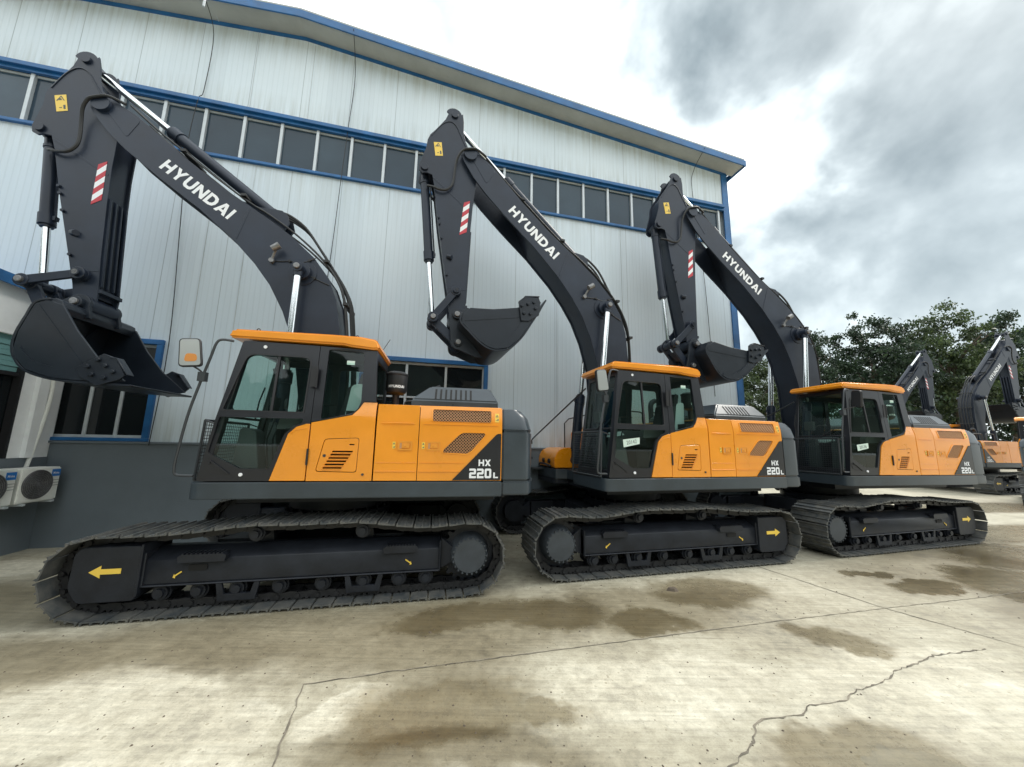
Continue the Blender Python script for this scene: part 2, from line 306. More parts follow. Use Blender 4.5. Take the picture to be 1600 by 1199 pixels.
    ro = mm('MULTIPLY', ro, mm('SUBTRACT', 1.0, mm('MULTIPLY', pud, .95)))
    L(mm('MAXIMUM', ro, .02), b.inputs['Roughness'])
    b.inputs['Specular IOR Level'].default_value = .5
    h = mm('ADD', mm('MULTIPLY', n2.outputs[0], .5), mm('ADD', mm('MULTIPLY', n4.outputs[0], .6), mm('MULTIPLY', n3.outputs[0], .6)))
    bp = nd(t, 'ShaderNodeBump'); bp.inputs['Distance'].default_value = .006; L(h, bp.inputs['Height'])
    L(mm('MULTIPLY', mm('SUBTRACT', 1.0, pud), mm('SUBTRACT', .75, mm('MULTIPLY', wet, .45))), bp.inputs['Strength']); L(bp.outputs[0], b.inputs['Normal'])
    return m
MT['ground'] = ground_material()
MT['joint'] = mat('joint_grime', (.17, .15, .115), .8, vary=.6, vscale=6)

def leaf_material(name, dark, light):
    m = bpy.data.materials.new(name); m.use_nodes = True; t = m.node_tree; b = t.nodes['Principled BSDF']; L = t.links.new
    g = nd(t, 'ShaderNodeNewGeometry'); cr = nd(t, 'ShaderNodeValToRGB'); L(g.outputs['Random Per Island'], cr.inputs[0])
    e = cr.color_ramp.elements; e[0].color = (*dark, 1); e[1].color = (*light, 1)
    tc = nd(t, 'ShaderNodeTexCoord'); n = nd(t, 'ShaderNodeTexNoise'); n.inputs['Scale'].default_value = .75; n.inputs['Detail'].default_value = 3; L(tc.outputs['Object'], n.inputs['Vector'])
    mr = nd(t, 'ShaderNodeMapRange'); L(n.outputs[0], mr.inputs[0]); mr.inputs[1].default_value = .36; mr.inputs[2].default_value = .64; mr.inputs[3].default_value = .45; mr.inputs[4].default_value = 1.25
    vm = nd(t, 'ShaderNodeVectorMath', operation='SCALE'); L(cr.outputs[0], vm.inputs[0]); L(mr.outputs[0], vm.inputs['Scale'])
    L(vm.outputs[0], b.inputs['Base Color']); b.inputs['Roughness'].default_value = .45
    tr = nd(t, 'ShaderNodeBsdfTranslucent'); L(vm.outputs[0], tr.inputs[0]); mx = nd(t, 'ShaderNodeMixShader'); mx.inputs[0].default_value = .3
    o = t.nodes['Material Output']; L(b.outputs[0], mx.inputs[1]); L(tr.outputs[0], mx.inputs[2]); L(mx.outputs[0], o.inputs[0])
    return m
MT['leaf'] = leaf_material('leaves', (.013, .030, .017), (.048, .086, .040))
MT['leaf2'] = leaf_material('leaves_fresh', (.024, .046, .020), (.11, .155, .055))

# ------------------------------------------------------------------ mesh helpers
class MB:
    def __init__(s): s.v = []; s.f = []
    def add(s, vs, fs):
        o = len(s.v); s.v += [tuple(p) for p in vs]; s.f += [tuple(i + o for i in f) for f in fs]; return s
    def box(s, x0, x1, y0, y1, z0, z1):
        return s.add([(x0, y0, z0), (x1, y0, z0), (x1, y1, z0), (x0, y1, z0), (x0, y0, z1), (x1, y0, z1), (x1, y1, z1), (x0, y1, z1)],
                     [(0, 3, 2, 1), (4, 5, 6, 7), (0, 1, 5, 4), (1, 2, 6, 5), (2, 3, 7, 6), (3, 0, 4, 7)])
    def prism(s, poly, y0, y1, holes=(), axis='y'):
        """polygon in (x,z) extruded along y (axis 'y'), or (y,z) along x ('x'), or (x,y) along z ('z')"""
        def P(a, b, h): return (a, h, b) if axis == 'y' else ((h, a, b) if axis == 'x' else (a, b, h))
        loops = [list(poly)] + [list(h) for h in holes]
        flat = [p for l in loops for p in l]; n = len(flat)
        vs = [P(a, b, y0) for a, b in flat] + [P(a, b, y1) for a, b in flat]
        if holes:
            tris = tessellate_polygon([[Vector((a, b, 0)) for a, b in l] for l in loops])
            fs = [tuple(t) for t in tris] + [tuple(i + n for i in reversed(t)) for t in tris]
        else:
            fs = [tuple(range(n)), tuple(range(2 * n - 1, n - 1, -1))]
        o = 0
        for l in loops:
            k = len(l)
            for i in range(k): j = (i + 1) % k; fs.append((o + i, o + j, n + o + j, n + o + i))
            o += k
        return s.add(vs, fs)
    def cyl(s, p0, p1, r, n=16, r1=None):
        p0 = Vector(p0); p1 = Vector(p1); r1 = r if r1 is None else r1
        d = (p1 - p0).normalized(); a = d.orthogonal().normalized(); b = d.cross(a)
        vs = [p0 + (a * math.cos(t) + b * math.sin(t)) * r for t in [2 * math.pi * i / n for i in range(n)]]
        vs += [p1 + (a * math.cos(t) + b * math.sin(t)) * r1 for t in [2 * math.pi * i / n for i in range(n)]]
        return s.add(vs, [(i, (i + 1) % n, n + (i + 1) % n, n + i) for i in range(n)] + [tuple(range(n - 1, -1, -1)), tuple(range(n, 2 * n))])
    def tube(s, path, r, n=8, closed=False):
        P = [Vector(p) for p in path]; m = len(P); prev = None; vs = []
        for i, p in enumerate(P):
            d = (P[min(i + 1, m - 1)] - P[max(i - 1, 0)]).normalized()
            if prev is None: a = d.orthogonal().normalized()
            else: a = (prev - d * prev.dot(d)).normalized()
            prev = a; b = d.cross(a)
            rad = r[i] if isinstance(r, (list, tuple)) else r
            vs += [p + (a * math.cos(t) + b * math.sin(t)) * rad for t in [2 * math.pi * k / n for k in range(n)]]
        fs = [(i * n + k, i * n + (k + 1) % n, (i + 1) * n + (k + 1) % n, (i + 1) * n + k) for i in range(m - 1) for k in range(n)]
        fs += [tuple(range(n - 1, -1, -1)), tuple(range((m - 1) * n, m * n))]
        return s.add(vs, fs)
    def lathe(s, prof, c, n=24, axis='z'):
        vs = []
        for (r, h) in prof:
            for k in range(n):
                t = 2 * math.pi * k / n; x, y = r * math.cos(t), r * math.sin(t)
                vs.append((c[0] + x, c[1] + y, c[2] + h) if axis == 'z' else (c[0] + x, c[1] + h, c[2] + y))
        m = len(prof)
        return s.add(vs, [(i * n + k, i * n + (k + 1) % n, (i + 1) * n + (k + 1) % n, (i + 1) * n + k) for i in range(m - 1) for k in range(n)])
    def map(s, fn): s.v = [tuple(fn(p)) for p in s.v]; return s

def arc(cx, cz, r, a0, a1, n=10):
    return [(cx + r * math.cos(R(a0 + (a1 - a0) * i / n)), cz + r * math.sin(R(a0 + (a1 - a0) * i / n))) for i in range(n + 1)]

def rnd(pts, r, n=3):
    """fillet the corners of a polygon"""
    out = []; m = len(pts)
    for i in range(m):
        p = Vector(pts[i]); a = Vector(pts[i - 1]); b = Vector(pts[(i + 1) % m])
        rr_ = r[i] if isinstance(r, (list, tuple)) else r
        da = a - p; db = b - p; q = min(rr_, da.length * .45, db.length * .45)
        if q < 1e-4: out.append(tuple(p)); continue
        A = p + da.normalized() * q; B = p + db.normalized() * q
        for k in range(n + 1):
            t = k / n; out.append(tuple(A * (1 - t) ** 2 + p * 2 * t * (1 - t) + B * t * t))
    return out

def catmull(P, k=5):
    P = [Vector(p) for p in P]; out = []
    for i in range(len(P) - 1):
        a = P[max(i - 1, 0)]; b = P[i]; c = P[i + 1]; d = P[min(i + 2, len(P) - 1)]
        for j in range(k):
            t = j / k
            out.append(.5 * ((2 * b) + (c - a) * t + (2 * a - 5 * b + 4 * c - d) * t * t + (3 * b - a - 3 * c + d) * t ** 3))
    out.append(P[-1]); return out

CACHE = {}
def pieces(b):
    """separate far-apart islands of a mesh into pieces of their own"""
    n = len(b.v); par = list(range(n))
    def fd(i):
        while par[i] != i: par[i] = par[par[i]]; i = par[i]
        return i
    for f in b.f:
        r = fd(f[0])
        for i in f[1:]:
            q = fd(i)
            if q != r: par[q] = r
    isl = {}
    for i in range(n): isl.setdefault(fd(i), []).append(i)
    if len(isl) < 2 or len(isl) > 400: return [b]
    keys = list(isl); box = []
    for k in keys:
        P = [b.v[i] for i in isl[k]]; box.append(([min(p[a] for p in P) for a in range(3)], [max(p[a] for p in P) for a in range(3)]))
    sz = [max(h[a] - l[a] for a in range(3)) for l, h in box]; m = len(keys); gp = list(range(m))
    def g(i):
        while gp[i] != i: i = gp[i]
        return i
    for i in range(m):
        for j in range(i + 1, m):
            d = math.sqrt(sum(max(0, box[i][0][a] - box[j][1][a], box[j][0][a] - box[i][1][a]) ** 2 for a in range(3)))
            if d <= max(.02, .5 * max(sz[i], sz[j])): gp[g(j)] = g(i)
    grp = {}
    for i in range(m): grp.setdefault(g(i), []).append(i)
    if len(grp) < 2 or len(grp) > 24: return [b]
    out = []; idx = {keys[i]: i for i in range(m)}
    for members in grp.values():
        ms = set(keys[i] for i in members); nb = MB(); mp = {}
        for i in range(n):
            if fd(i) in ms: mp[i] = len(nb.v); nb.v.append(b.v[i])
        nb.f = [tuple(mp[i] for i in f) for f in b.f if f[0] in mp]; out.append(nb)
    return out
def mesh(name, key, fn, material, bevel=0, smooth=35, seg=1):
    if key is not None and key in CACHE: return CACHE[key]
    b = MB(); r = fn(b); b = r if isinstance(r, MB) else b
    out = [one_mesh(name, q, material, bevel, smooth, seg) for q in pieces(b)]
    if key is not None: CACHE[key] = out
    return out
def one_mesh(name, b, material, bevel, smooth, seg):
    me = bpy.data.meshes.new(name); me.from_pydata(b.v, [], b.f)
    bm = bmesh.new(); bm.from_mesh(me)
    bmesh.ops.recalc_face_normals(bm, faces=bm.faces)
    if bevel:
        es = [e for e in bm.edges if len(e.link_faces) == 2 and e.calc_face_angle(0) > R(32)]
        bmesh.ops.bevel(bm, geom=es, offset=bevel, segments=seg, affect='EDGES', clamp_overlap=True)
    bm.to_mesh(me); bm.free()
    for p in me.polygons: p.use_smooth = True
    me.set_sharp_from_angle(angle=R(smooth))
    me.materials.append(MT[material])
    return me

def obj(name, key, fn, material, parent=None, bevel=0, smooth=35, seg=1, label=None, mw=None):
    first = None
    ms = mesh(name, key, fn, material, bevel, smooth, seg)
    for me in ms:
        o = bpy.data.objects.new(name, me); COL.objects.link(o)
        if parent is not None: o.parent = parent
        if mw is not None: o.matrix_local = mw
        if label: o['label'] = label
        first = first or o
    return first

def top(o, label, cat, group=None, kind=None):
    if label: o['label'] = label
    if cat: o['category'] = cat
    if group: o['group'] = group
    if kind: o['kind'] = kind
    return o

def empty(name, loc, rz, label, cat, group=None):
    o = bpy.data.objects.new(name, None); COL.objects.link(o); o.location = loc; o.rotation_euler = (0, 0, rz); o.empty_display_size = .3
    return top(o, label, cat, group)

TXT = {}
S_ = .25
GLY = {
 'H': (.92, [([(0,0),(S_,0),(S_,.385),(.92-S_,.385),(.92-S_,0),(.92,0),(.92,1),(.92-S_,1),(.92-S_,.615),(S_,.615),(S_,1),(0,1)], [])]),
 'Y': (1.0, [([(0,1),(.30,1),(.5,.65),(.70,1),(1,1),(.5+S_/2,.42),(.5+S_/2,0),(.5-S_/2,0),(.5-S_/2,.42)], [])]),
 'U': (.92, [([(0,1),(0,.32),(.10,.10),(.28,0),(.64,0),(.82,.10),(.92,.32),(.92,1),(.92-S_,1),(.92-S_,.36),(.58,.23),(.34,.23),(S_,.36),(S_,1)], [])]),
 'N': (.95, [([(0,0),(0,1),(S_,1),(.95-S_,.40),(.95-S_,1),(.95,1),(.95,0),(.95-S_,0),(S_,.60),(S_,0)], [])]),
 'D': (.95, [([(0,0),(0,1),(.50,1),(.80,.90),(.95,.65),(.95,.35),(.80,.10),(.50,0)], [[(S_,.22),(S_,.78),(.48,.78),(.64,.68),(.70,.5),(.64,.32),(.48,.22)]])]),
 'A': (1.05, [([(0,0),(.38,1),(.67,1),(1.05,0),(.77,0),(.70,.19),(.35,.19),(.28,0)], [[(.42,.39),(.63,.39),(.525,.73)]])]),
 'I': (S_, [([(0,0),(S_,0),(S_,1),(0,1)], [])]),
 'X': (.98, [([(0,0),(.33,.5),(0,1),(.31,1),(.49,.70),(.67,1),(.98,1),(.65,.5),(.98,0),(.67,0),(.49,.30),(.31,0)], [])]),
 'L': (.75, [([(0,0),(0,1),(S_,1),(S_,.24),(.75,.24),(.75,0)], [])]),
 '2': (.84, [([(0,0),(0,.50),(.12,.61),(.58,.61),(.58,.78),(0,.78),(0,1),(.72,1),(.84,.88),(.84,.50),(.72,.39),(.26,.39),(.26,.22),(.84,.22),(.84,0)], [])]),
 '0': (.84, [([(.12,0),(0,.12),(0,.88),(.12,1),(.72,1),(.84,.88),(.84,.12),(.72,0)], [[(.26,.22),(.26,.78),(.58,.78),(.58,.22)]])]),
}
def glyph_text(body):
    vs = []; fs = []; x = 0
    for ch in body:
        w, polys = GLY[ch]
        for o, holes in polys:
            flat = o + [p for h in holes for p in h]; k = len(vs)
            vs += [(a + x, b, 0) for a, b in flat]
            if holes: fs += [tuple(i + k for i in t) for t in tessellate_polygon([[Vector((a, b, 0)) for a, b in l] for l in [o] + holes])]
            else: fs.append(tuple(range(k, k + len(flat))))
        x += w + .12
    return vs, fs
def text_mb(body, w, h, bold=.03, shear=0):
    """flat lettering filling a w x h box, local x right, y up, centred"""
    k = (body, bold, shear)
    if k not in TXT and all(ch in GLY for ch in body) and body not in ('20142', '20136'): TXT[k] = glyph_text(body)
    if k not in TXT:
        c = bpy.data.curves.new('txt', 'FONT'); c.body = body; c.offset = bold; c.shear = shear; c.resolution_u = 4; c.extrude = 0; c.space_character = 1.06
        o = bpy.data.objects.new('txt', c); COL.objects.link(o)
        dg = bpy.context.evaluated_depsgraph_get(); me = bpy.data.meshes.new_from_object(o.evaluated_get(dg))
        TXT[k] = ([tuple(v.co) for v in me.vertices], [tuple(p.vertices) for p in me.polygons])
        bpy.data.objects.remove(o); bpy.data.curves.remove(c); bpy.data.meshes.remove(me)
    vs, fs = TXT[k]
    xs = [v[0] for v in vs]; ys = [v[1] for v in vs]; x0, x1, y0, y1 = min(xs), max(xs), min(ys), max(ys)
    return [((v[0] - (x0 + x1) / 2) / (x1 - x0) * w, (v[1] - (y0 + y1) / 2) / (y1 - y0) * h, 0) for v in vs], fs

def text_on_side(mb, body, c, w, h, y, ang=0, side=-1, bold=.03):
    """lettering on a plane of constant y facing side*y; c=(x,z) centre; ang turns it as the viewer sees it"""
    vs, fs = text_mb(body, w, h, bold); ca, sa = math.cos(R(ang)), math.sin(R(ang)); s = 1 if side < 0 else -1
    out = []
    for a, b_, _ in vs:
        u = a * ca - b_ * sa; v = a * sa + b_ * ca; out.append((c[0] + s * u, y, c[1] + v))
    mb.add(out, fs); return mb
def no_recalc(): pass

# ------------------------------------------------------------------ ground
def fn(b):
    S = 400; n = 8
    for i in range(n):
        for j in range(n):
            pass
    b.add([(-S, -S, 0), (S, -S, 0), (S, S, 0), (-S, S, 0)], [(0, 1, 2, 3)])
top(obj('ground', None, fn, 'ground'), None, None, kind='structure')

def strip(name, pts, w, z=.004, seed=0, jit=.3, wob=.0, sub=14):
    rn = random.Random(seed); P = []
    for i in range(len(pts) - 1):
        a = Vector(pts[i]); c = Vector(pts[i + 1])
        k = max(2, int((c - a).length * sub))
        for j in range(k): P.append(a.lerp(c, j / k))
    P.append(Vector(pts[-1]))
    def f(b):
        vs = []
        for i, p in enumerate(P):
            d = (P[min(i + 1, len(P) - 1)] - P[max(i - 1, 0)]).normalized(); nrm = Vector((-d.y, d.x))
            ww = w * (1 + rn.uniform(-jit, jit)); q = p + nrm * rn.uniform(-wob, wob)
            vs += [(q.x + nrm.x * ww, q.y + nrm.y * ww, z), (q.x - nrm.x * ww, q.y - nrm.y * ww, z)]
        b.add(vs, [(2 * i, 2 * i + 1, 2 * i + 3, 2 * i + 2) for i in range(len(P) - 1)])
    top(obj(name, None, f, 'joint'), None, None, kind='structure')
strip('slab_joint', [(-1.47, 2.82), (-.94, 2.97), (.04, 3.21), (1.34, 3.53), (2.84, 3.9), (4.14, 4.2), (5.66, 4.54), (9, 5.35), (16, 7.1)], .0042, seed=1, jit=.5, wob=.006)
strip('slab_joint', [(3.2, 6.9), (3.76, 5.39), (4.21, 4.24), (4.7, 3.48), (5.6, 1.5)], .006, seed=2, jit=.5, wob=.006)
strip('slab_joint', [(-1.47, 2.82), (-1.37, 2.53), (-1.24, 2.1), (-1.0, 1.2)], .0045, seed=3, jit=.7, wob=.010)
strip('slab_joint', [(8.6, 9.4), (9.3, 6.8), (10.2, 3.5)], .012, seed=5, jit=.5, wob=.006)
strip('ground_crack', [(1.15, 2.1), (1.24, 2.23), (1.31, 2.26), (1.47, 2.37), (1.61, 2.54), (1.71, 2.58), (1.97, 2.62), (2.1, 2.71), (2.39, 2.75), (2.56, 2.86), (2.96, 3.0), (3.13, 3.11), (3.48, 3.23), (3.7, 3.33), (4.3, 3.44)], .0042, seed=4, jit=.75, wob=.009, sub=30)

# ------------------------------------------------------------------ excavator
YS = -1.37
# boom / arm geometry (side view: x rearwards, z up), reference pose
P1 = (-3.39, 7.645); P2 = (-3.09, 6.835); P3 = (-3.866, 6.469); P4 = (-3.205, 3.831); P5 = (-3.238, 4.253); P7 = (-.471, 4.282)
FOOT = (-.29, 1.61)

def rot2(p, phi, c=FOOT):
    a, b = p[0] - c[0], p[1] - c[1]; cs, sn = math.cos(R(phi)), math.sin(R(phi))
    return (c[0] + a * cs - b * sn, c[1] + a * sn + b * cs)

BOOM_TOP = [(-3.22, 6.92), (-3.14, 6.985), (-3.04, 6.985), (-2.95, 6.915), (-2.69, 6.73), (-2.33, 6.37), (-2.1, 6.13), (-1.59, 5.66), (-.97, 5.17), (-.63, 4.88), (-.31, 4.53), (-.11, 4.2), (-.01, 3.85), (.03, 3.3), (.02, 2.6), (-.07, 1.9), (-.13, 1.58)]
BOOM_BOT = [(-.27, 1.44), (-.42, 1.5), (-.50, 1.75), (-.55, 2.4), (-.60, 3.14), (-.75, 3.68), (-.92, 4.09), (-1.12, 4.42), (-1.4, 4.79), (-1.86, 5.28), (-2.4, 5.77), (-2.8, 6.16), (-3.02, 6.42), (-3.2, 6.70), (-3.25, 6.82)]

def beam(b, top_, bot, w, lip=.015):
    """box-section beam: plates at +-w with the flanges set in a little"""
    poly = top_ + bot
    b.prism(poly, -w, -w + .02); b.prism(poly, w - .02, w)
    c = Vector((sum(p[0] for p in poly) / len(poly), sum(p[1] for p in poly) / len(poly)))
    return poly

def f_boom(b):
    w = .25
    body_t = [p for p in BOOM_TOP]; poly = BOOM_TOP + BOOM_BOT
    # tip fork: plates only ahead of the pivot, solid box behind it
    b.prism(poly, -w, -w + .03); b.prism(poly, w - .03, w)
    inner_t = BOOM_TOP[5:]; inner_b = BOOM_BOT[:-5]
    def inset(pts, s):
        out = []
        for i, p in enumerate(pts):
            a = Vector(pts[max(i - 1, 0)]); c = Vector(pts[min(i + 1, len(pts) - 1)]); d = (c - a).normalized(); n = Vector((-d.y, d.x)) * s
            out.append((p[0] + n.x, p[1] + n.y))
        return out
    q = inset(inner_t, -.018) + inset(inner_b, -.018)
    b.prism(q, -w + .025, w - .025)
    # bosses
    for sy in (-1, 1):
        b.cyl((P2[0], sy * .24, P2[1]), (P2[0], sy * .30, P2[1]), .115, 20)
        b.cyl((P7[0], sy * .24, P7[1]), (P7[0], sy * .33, P7[1]), .13, 24)
        b.cyl((P7[0], sy * .24, P7[1]), (P7[0], sy * .262, P7[1]), .20, 28)
        # arm-cylinder bracket on the boom's back
        b.prism([(-1.50, 5.57), (-1.18, 5.32), (-.80, 5.02), (-.70, 5.16), (-.72, 5.30), (-.80, 5.38), (-.92, 5.40), (-1.1, 5.42)], sy * .10 - .015, sy * .10 + .015)
    b.cyl((-.29, -.3, 1.61), (-.29, .3, 1.61), .12, 16)
    # strap welded across the side
    for sy in (-1, 1):
        y0, y1 = sorted((sy * w, sy * (w + .005)))
        b.prism([(-1.20, 5.32), (-1.175, 5.30), (-1.355, 4.80), (-1.38, 4.825)][::-1], y0, y1)
        b.prism(rnd([(-3.06, 6.78), (-2.86, 6.83), (-2.62, 6.62), (-2.78, 6.34)], .05), y0, y1)

def f_boom_hoses(b):
    pts = [(-2.80, 6.90), (-2.45, 6.53), (-2.1, 6.20), (-1.59, 5.73), (-1.2, 5.40), (-.97, 5.24), (-.60, 4.93), (-.25, 4.55), (-.04, 4.22), (.07, 3.87), (.10, 3.3), (.09, 2.6), (.0, 1.95)]
    for k, y in enumerate((-.20, -.15, .15, .20)):
        o = .02 + .012 * (k % 2)
        b.tube(catmull([(x + o * .6, y, z + o * .7) for x, z in pts], 4), .014, 6)
    p2 = [(-.93, 5.36), (-.75, 5.33), (-.50, 5.12), (-.30, 4.78), (-.12, 4.45), (.03, 4.15), (.12, 3.85), (.14, 3.4), (.13, 2.6), (.06, 2.0)]
    for y in (-.09, .0, .09):
        b.tube(catmull([(x + .02, y, z) for x, z in p2], 4), .02, 7)
    for (x, z, a) in ((-2.1, 6.18, 45), (-1.3, 5.5, 42), (-.16, 4.45, 60), (.10, 3.75, 88), (.12, 3.0, 90)):
        b.box(x - .02, x + .05, -.24, .24, z + .02, z + .06)

def f_boom_lamp(b):
    b.cyl((-.88, -.25, 4.46), (-.88, -.30, 4.46), .035, 12)
    b.tube([(-.88, -.28, 4.46), (-.84, -.30, 4.55), (-.80, -.33, 4.60)], .018, 6)
    b.cyl((-.84, -.36, 4.60), (-.74, -.36, 4.66), .045, 12, .05)
def f_boom_wire(b):
    b.tube(catmull([(-.86, -.262, 4.46), (-.75, -.262, 4.455), (-.64, -.262, 4.46), (-.5, -.262, 4.43), (-.37, -.262, 4.47), (-.27, -.262, 4.52)], 4), .007, 5)
    b.tube(catmull([(-.47, -.30, 4.28), (-.36, -.262, 4.22), (-.2, -.262, 4.13), (-.1, -.262, 4.08)], 4), .007, 5)
    for x, z in ((-.64, 4.46), (-.37, 4.47), (-.3, 4.19)): b.cyl((x, -.25, z), (x, -.28, z), .02, 8)
def f_boom_text(b):
    text_on_side(b, 'HYUNDAI', (-1.865, 5.572), 1.19, .185, -.2525, -41.4, -1, .034)
    text_on_side(b, 'HYUNDAI', (-1.865, 5.572), 1.19, .185, .2525, 41.4, 1, .034)

ARM_L = [(-3.50, 7.66), (-3.55, 7.52), (-3.70, 7.28), (-3.80, 7.14), (-3.84, 7.03), (-3.86, 6.85), (-3.93, 6.60), (-3.965, 6.50), (-3.955, 6.40), (-3.89, 6.36), (-3.82, 6.38), (-3.73, 6.36), (-3.68, 6.14), (-3.59, 5.5), (-3.45, 4.68), (-3.36, 4.15), (-3.33, 3.87)]
ARM_R = [(-3.09, 3.83), (-3.065, 4.0), (-3.06, 4.5), (-3.03, 5.36), (-3.0, 5.9), (-2.955, 6.35), (-2.93, 6.72), (-2.98, 6.88), (-3.09, 6.97), (-3.17, 7.15), (-3.215, 7.32), (-3.22, 7.55), (-3.245, 7.72)]
def f_arm(b):
    poly = ARM_L + arc(P4[0], P4[1], .12, 200, 340, 8) + ARM_R + arc(P1[0] - .01, P1[1], .145, 20, 160, 8)
    w = .17
    b.prism(poly, -w, -w + .025); b.prism(poly, w - .025, w)
    q = [(-3.69, 7.22), (-3.80, 7.05), (-3.83, 6.75), (-3.79, 6.50), (-3.69, 6.34), (-3.66, 6.14), (-3.57, 5.5), (-3.43, 4.68), (-3.34, 4.2), (-3.30, 3.95), (-3.12, 3.95), (-3.09, 4.5), (-3.06, 5.36), (-3.03, 5.9), (-2.99, 6.4), (-3.0, 6.75), (-3.14, 6.95), (-3.2, 7.1), (-3.25, 7.32), (-3.40, 7.38)]
    b.prism(q, -w + .02, w - .02)
    b.cyl((P4[0], -.20, P4[1]), (P4[0], .20, P4[1]), .125, 22)
    b.cyl((P1[0], -.20, P1[1]), (P1[0], .20, P1[1]), .062, 18)
    b.cyl((P3[0], -.20, P3[1]), (P3[0], .20, P3[1]), .062, 18)
    b.cyl((P5[0], -.30, P5[1]), (P5[0], .30, P5[1]), .05, 18)
    b.cyl((P5[0], -.21, P5[1]), (P5[0], .21, P5[1]), .09, 18)
    # reinforcing plate seams
    b.prism([(-3.72, 6.30), (-3.70, 6.32), (-3.03, 5.80), (-3.04, 5.77)][::-1], -w - .004, -w)
    b.prism([(-3.72, 6.30), (-3.70, 6.32), (-3.03, 5.80), (-3.04, 5.77)][::-1], w, w + .004)
    b.prism([(-3.36, 4.31), (-3.36, 4.325), (-3.07, 4.325), (-3.07, 4.31)][::-1], -w - .004, -w)
    # wear bars on the inner face
    for y in (-.13, -.045, .045, .13):
        b.prism([(-3.075, 4.08), (-3.045, 4.10), (-3.005, 5.42), (-3.04, 5.45)][::-1], y - .014, y + .014)
    b.box(-3.08, -3.03, -.165, .165, 4.0, 4.05)
    for x, z in ((-3.585, 5.57), (-3.52, 5.2), (-3.40, 4.55), (-3.565, 5.46)): b.cyl((x, -w, z), (x, -w - .03, z), .022, 8)
    b.cyl((-3.40, -w, 4.88), (-3.33, -w - .035, 4.86), .042, 10)
def f_arm_rim(b):
    # raised edge of the bracket plate near the top pin
    b.tube(catmull([(-3.78, -.172, 7.12), (-3.62, -.174, 7.38), (-3.48, -.174, 7.49), (-3.36, -.174, 7.44), (-3.26, -.174, 7.25), (-3.15, -.174, 7.03), (-3.06, -.174, 6.93)], 4), .009, 6)
def f_arm_hose(b):
    for dy, dx in ((0, 0), (-.05, .04)):
        pts = [(-2.80, -.27, 6.86), (-2.98, -.31, 6.93), (-3.12, -.32, 6.90), (-3.22, -.31, 6.86), (-3.30, -.28, 6.75), (-3.34, -.24, 6.59), (-3.36, -.22, 6.35), (-3.39, -.22, 6.19), (-3.48, -.22, 6.09), (-3.60, -.22, 6.07), (-3.70, -.20, 6.11), (-3.80, -.12, 6.17)]
        b.tube(catmull([(x + dx, y * (1 if dy == 0 else -1), z + dx * .5) for x, y, z in pts], 4), .021, 7)
    b.tube(catmull([(-3.05, -.1, 6.98), (-3.16, -.1, 7.0), (-3.22, -.1, 7.2), (-3.12, -.1, 7.05)], 4), .012, 5)
def f_label(b):
    b.prism([(-3.735, 7.0), (-3.60, 7.03), (-3.565, 6.77), (-3.695, 6.74)][::-1], -.1735, -.171)
def f_label_ink(b):
    y = -.175
    b.prism([(-3.71, 6.915), (-3.655, 7.005), (-3.61, 6.93), (-3.622, 6.928), (-3.656, 6.985), (-3.69, 6.92)][::-1], y, y + .001)
    b.prism([(-3.68, 6.925), (-3.64, 6.935), (-3.655, 6.955), (-3.645, 6.965), (-3.67, 6.955)][::-1], y, y + .001)
    b.prism([(-3.665, 6.80), (-3.635, 6.807), (-3.637, 6.817), (-3.667, 6.81)][::-1], y, y + .001)
    b.prism([(-3.615, 6.79), (-3.59, 6.795), (-3.598, 6.86), (-3.622, 6.855)][::-1], y, y + .001)
def f_stripe(b, white):
    for side in (-1, 1):
        y0, y1 = (-.1745, -.171) if side < 0 else (.171, .1745)
        L0, L1 = Vector((-3.215, 5.315)), Vector((-3.155, 5.99)); R0, R1 = Vector((-3.095, 5.345)), Vector((-3.055, 6.0))
        n = 7
        for k in range(n):
            if (k % 2 == 1) != white: continue
            t0, t1 = k / n, (k + 1) / n; sl = .07
            q = [L0.lerp(L1, max(0, t0 - sl)), R0.lerp(R1, min(1, t0 + sl)), R0.lerp(R1, min(1, t1 + sl)), L0.lerp(L1, max(0, t1 - sl))]
            b.prism([tuple(p) for p in q], y0, y1)

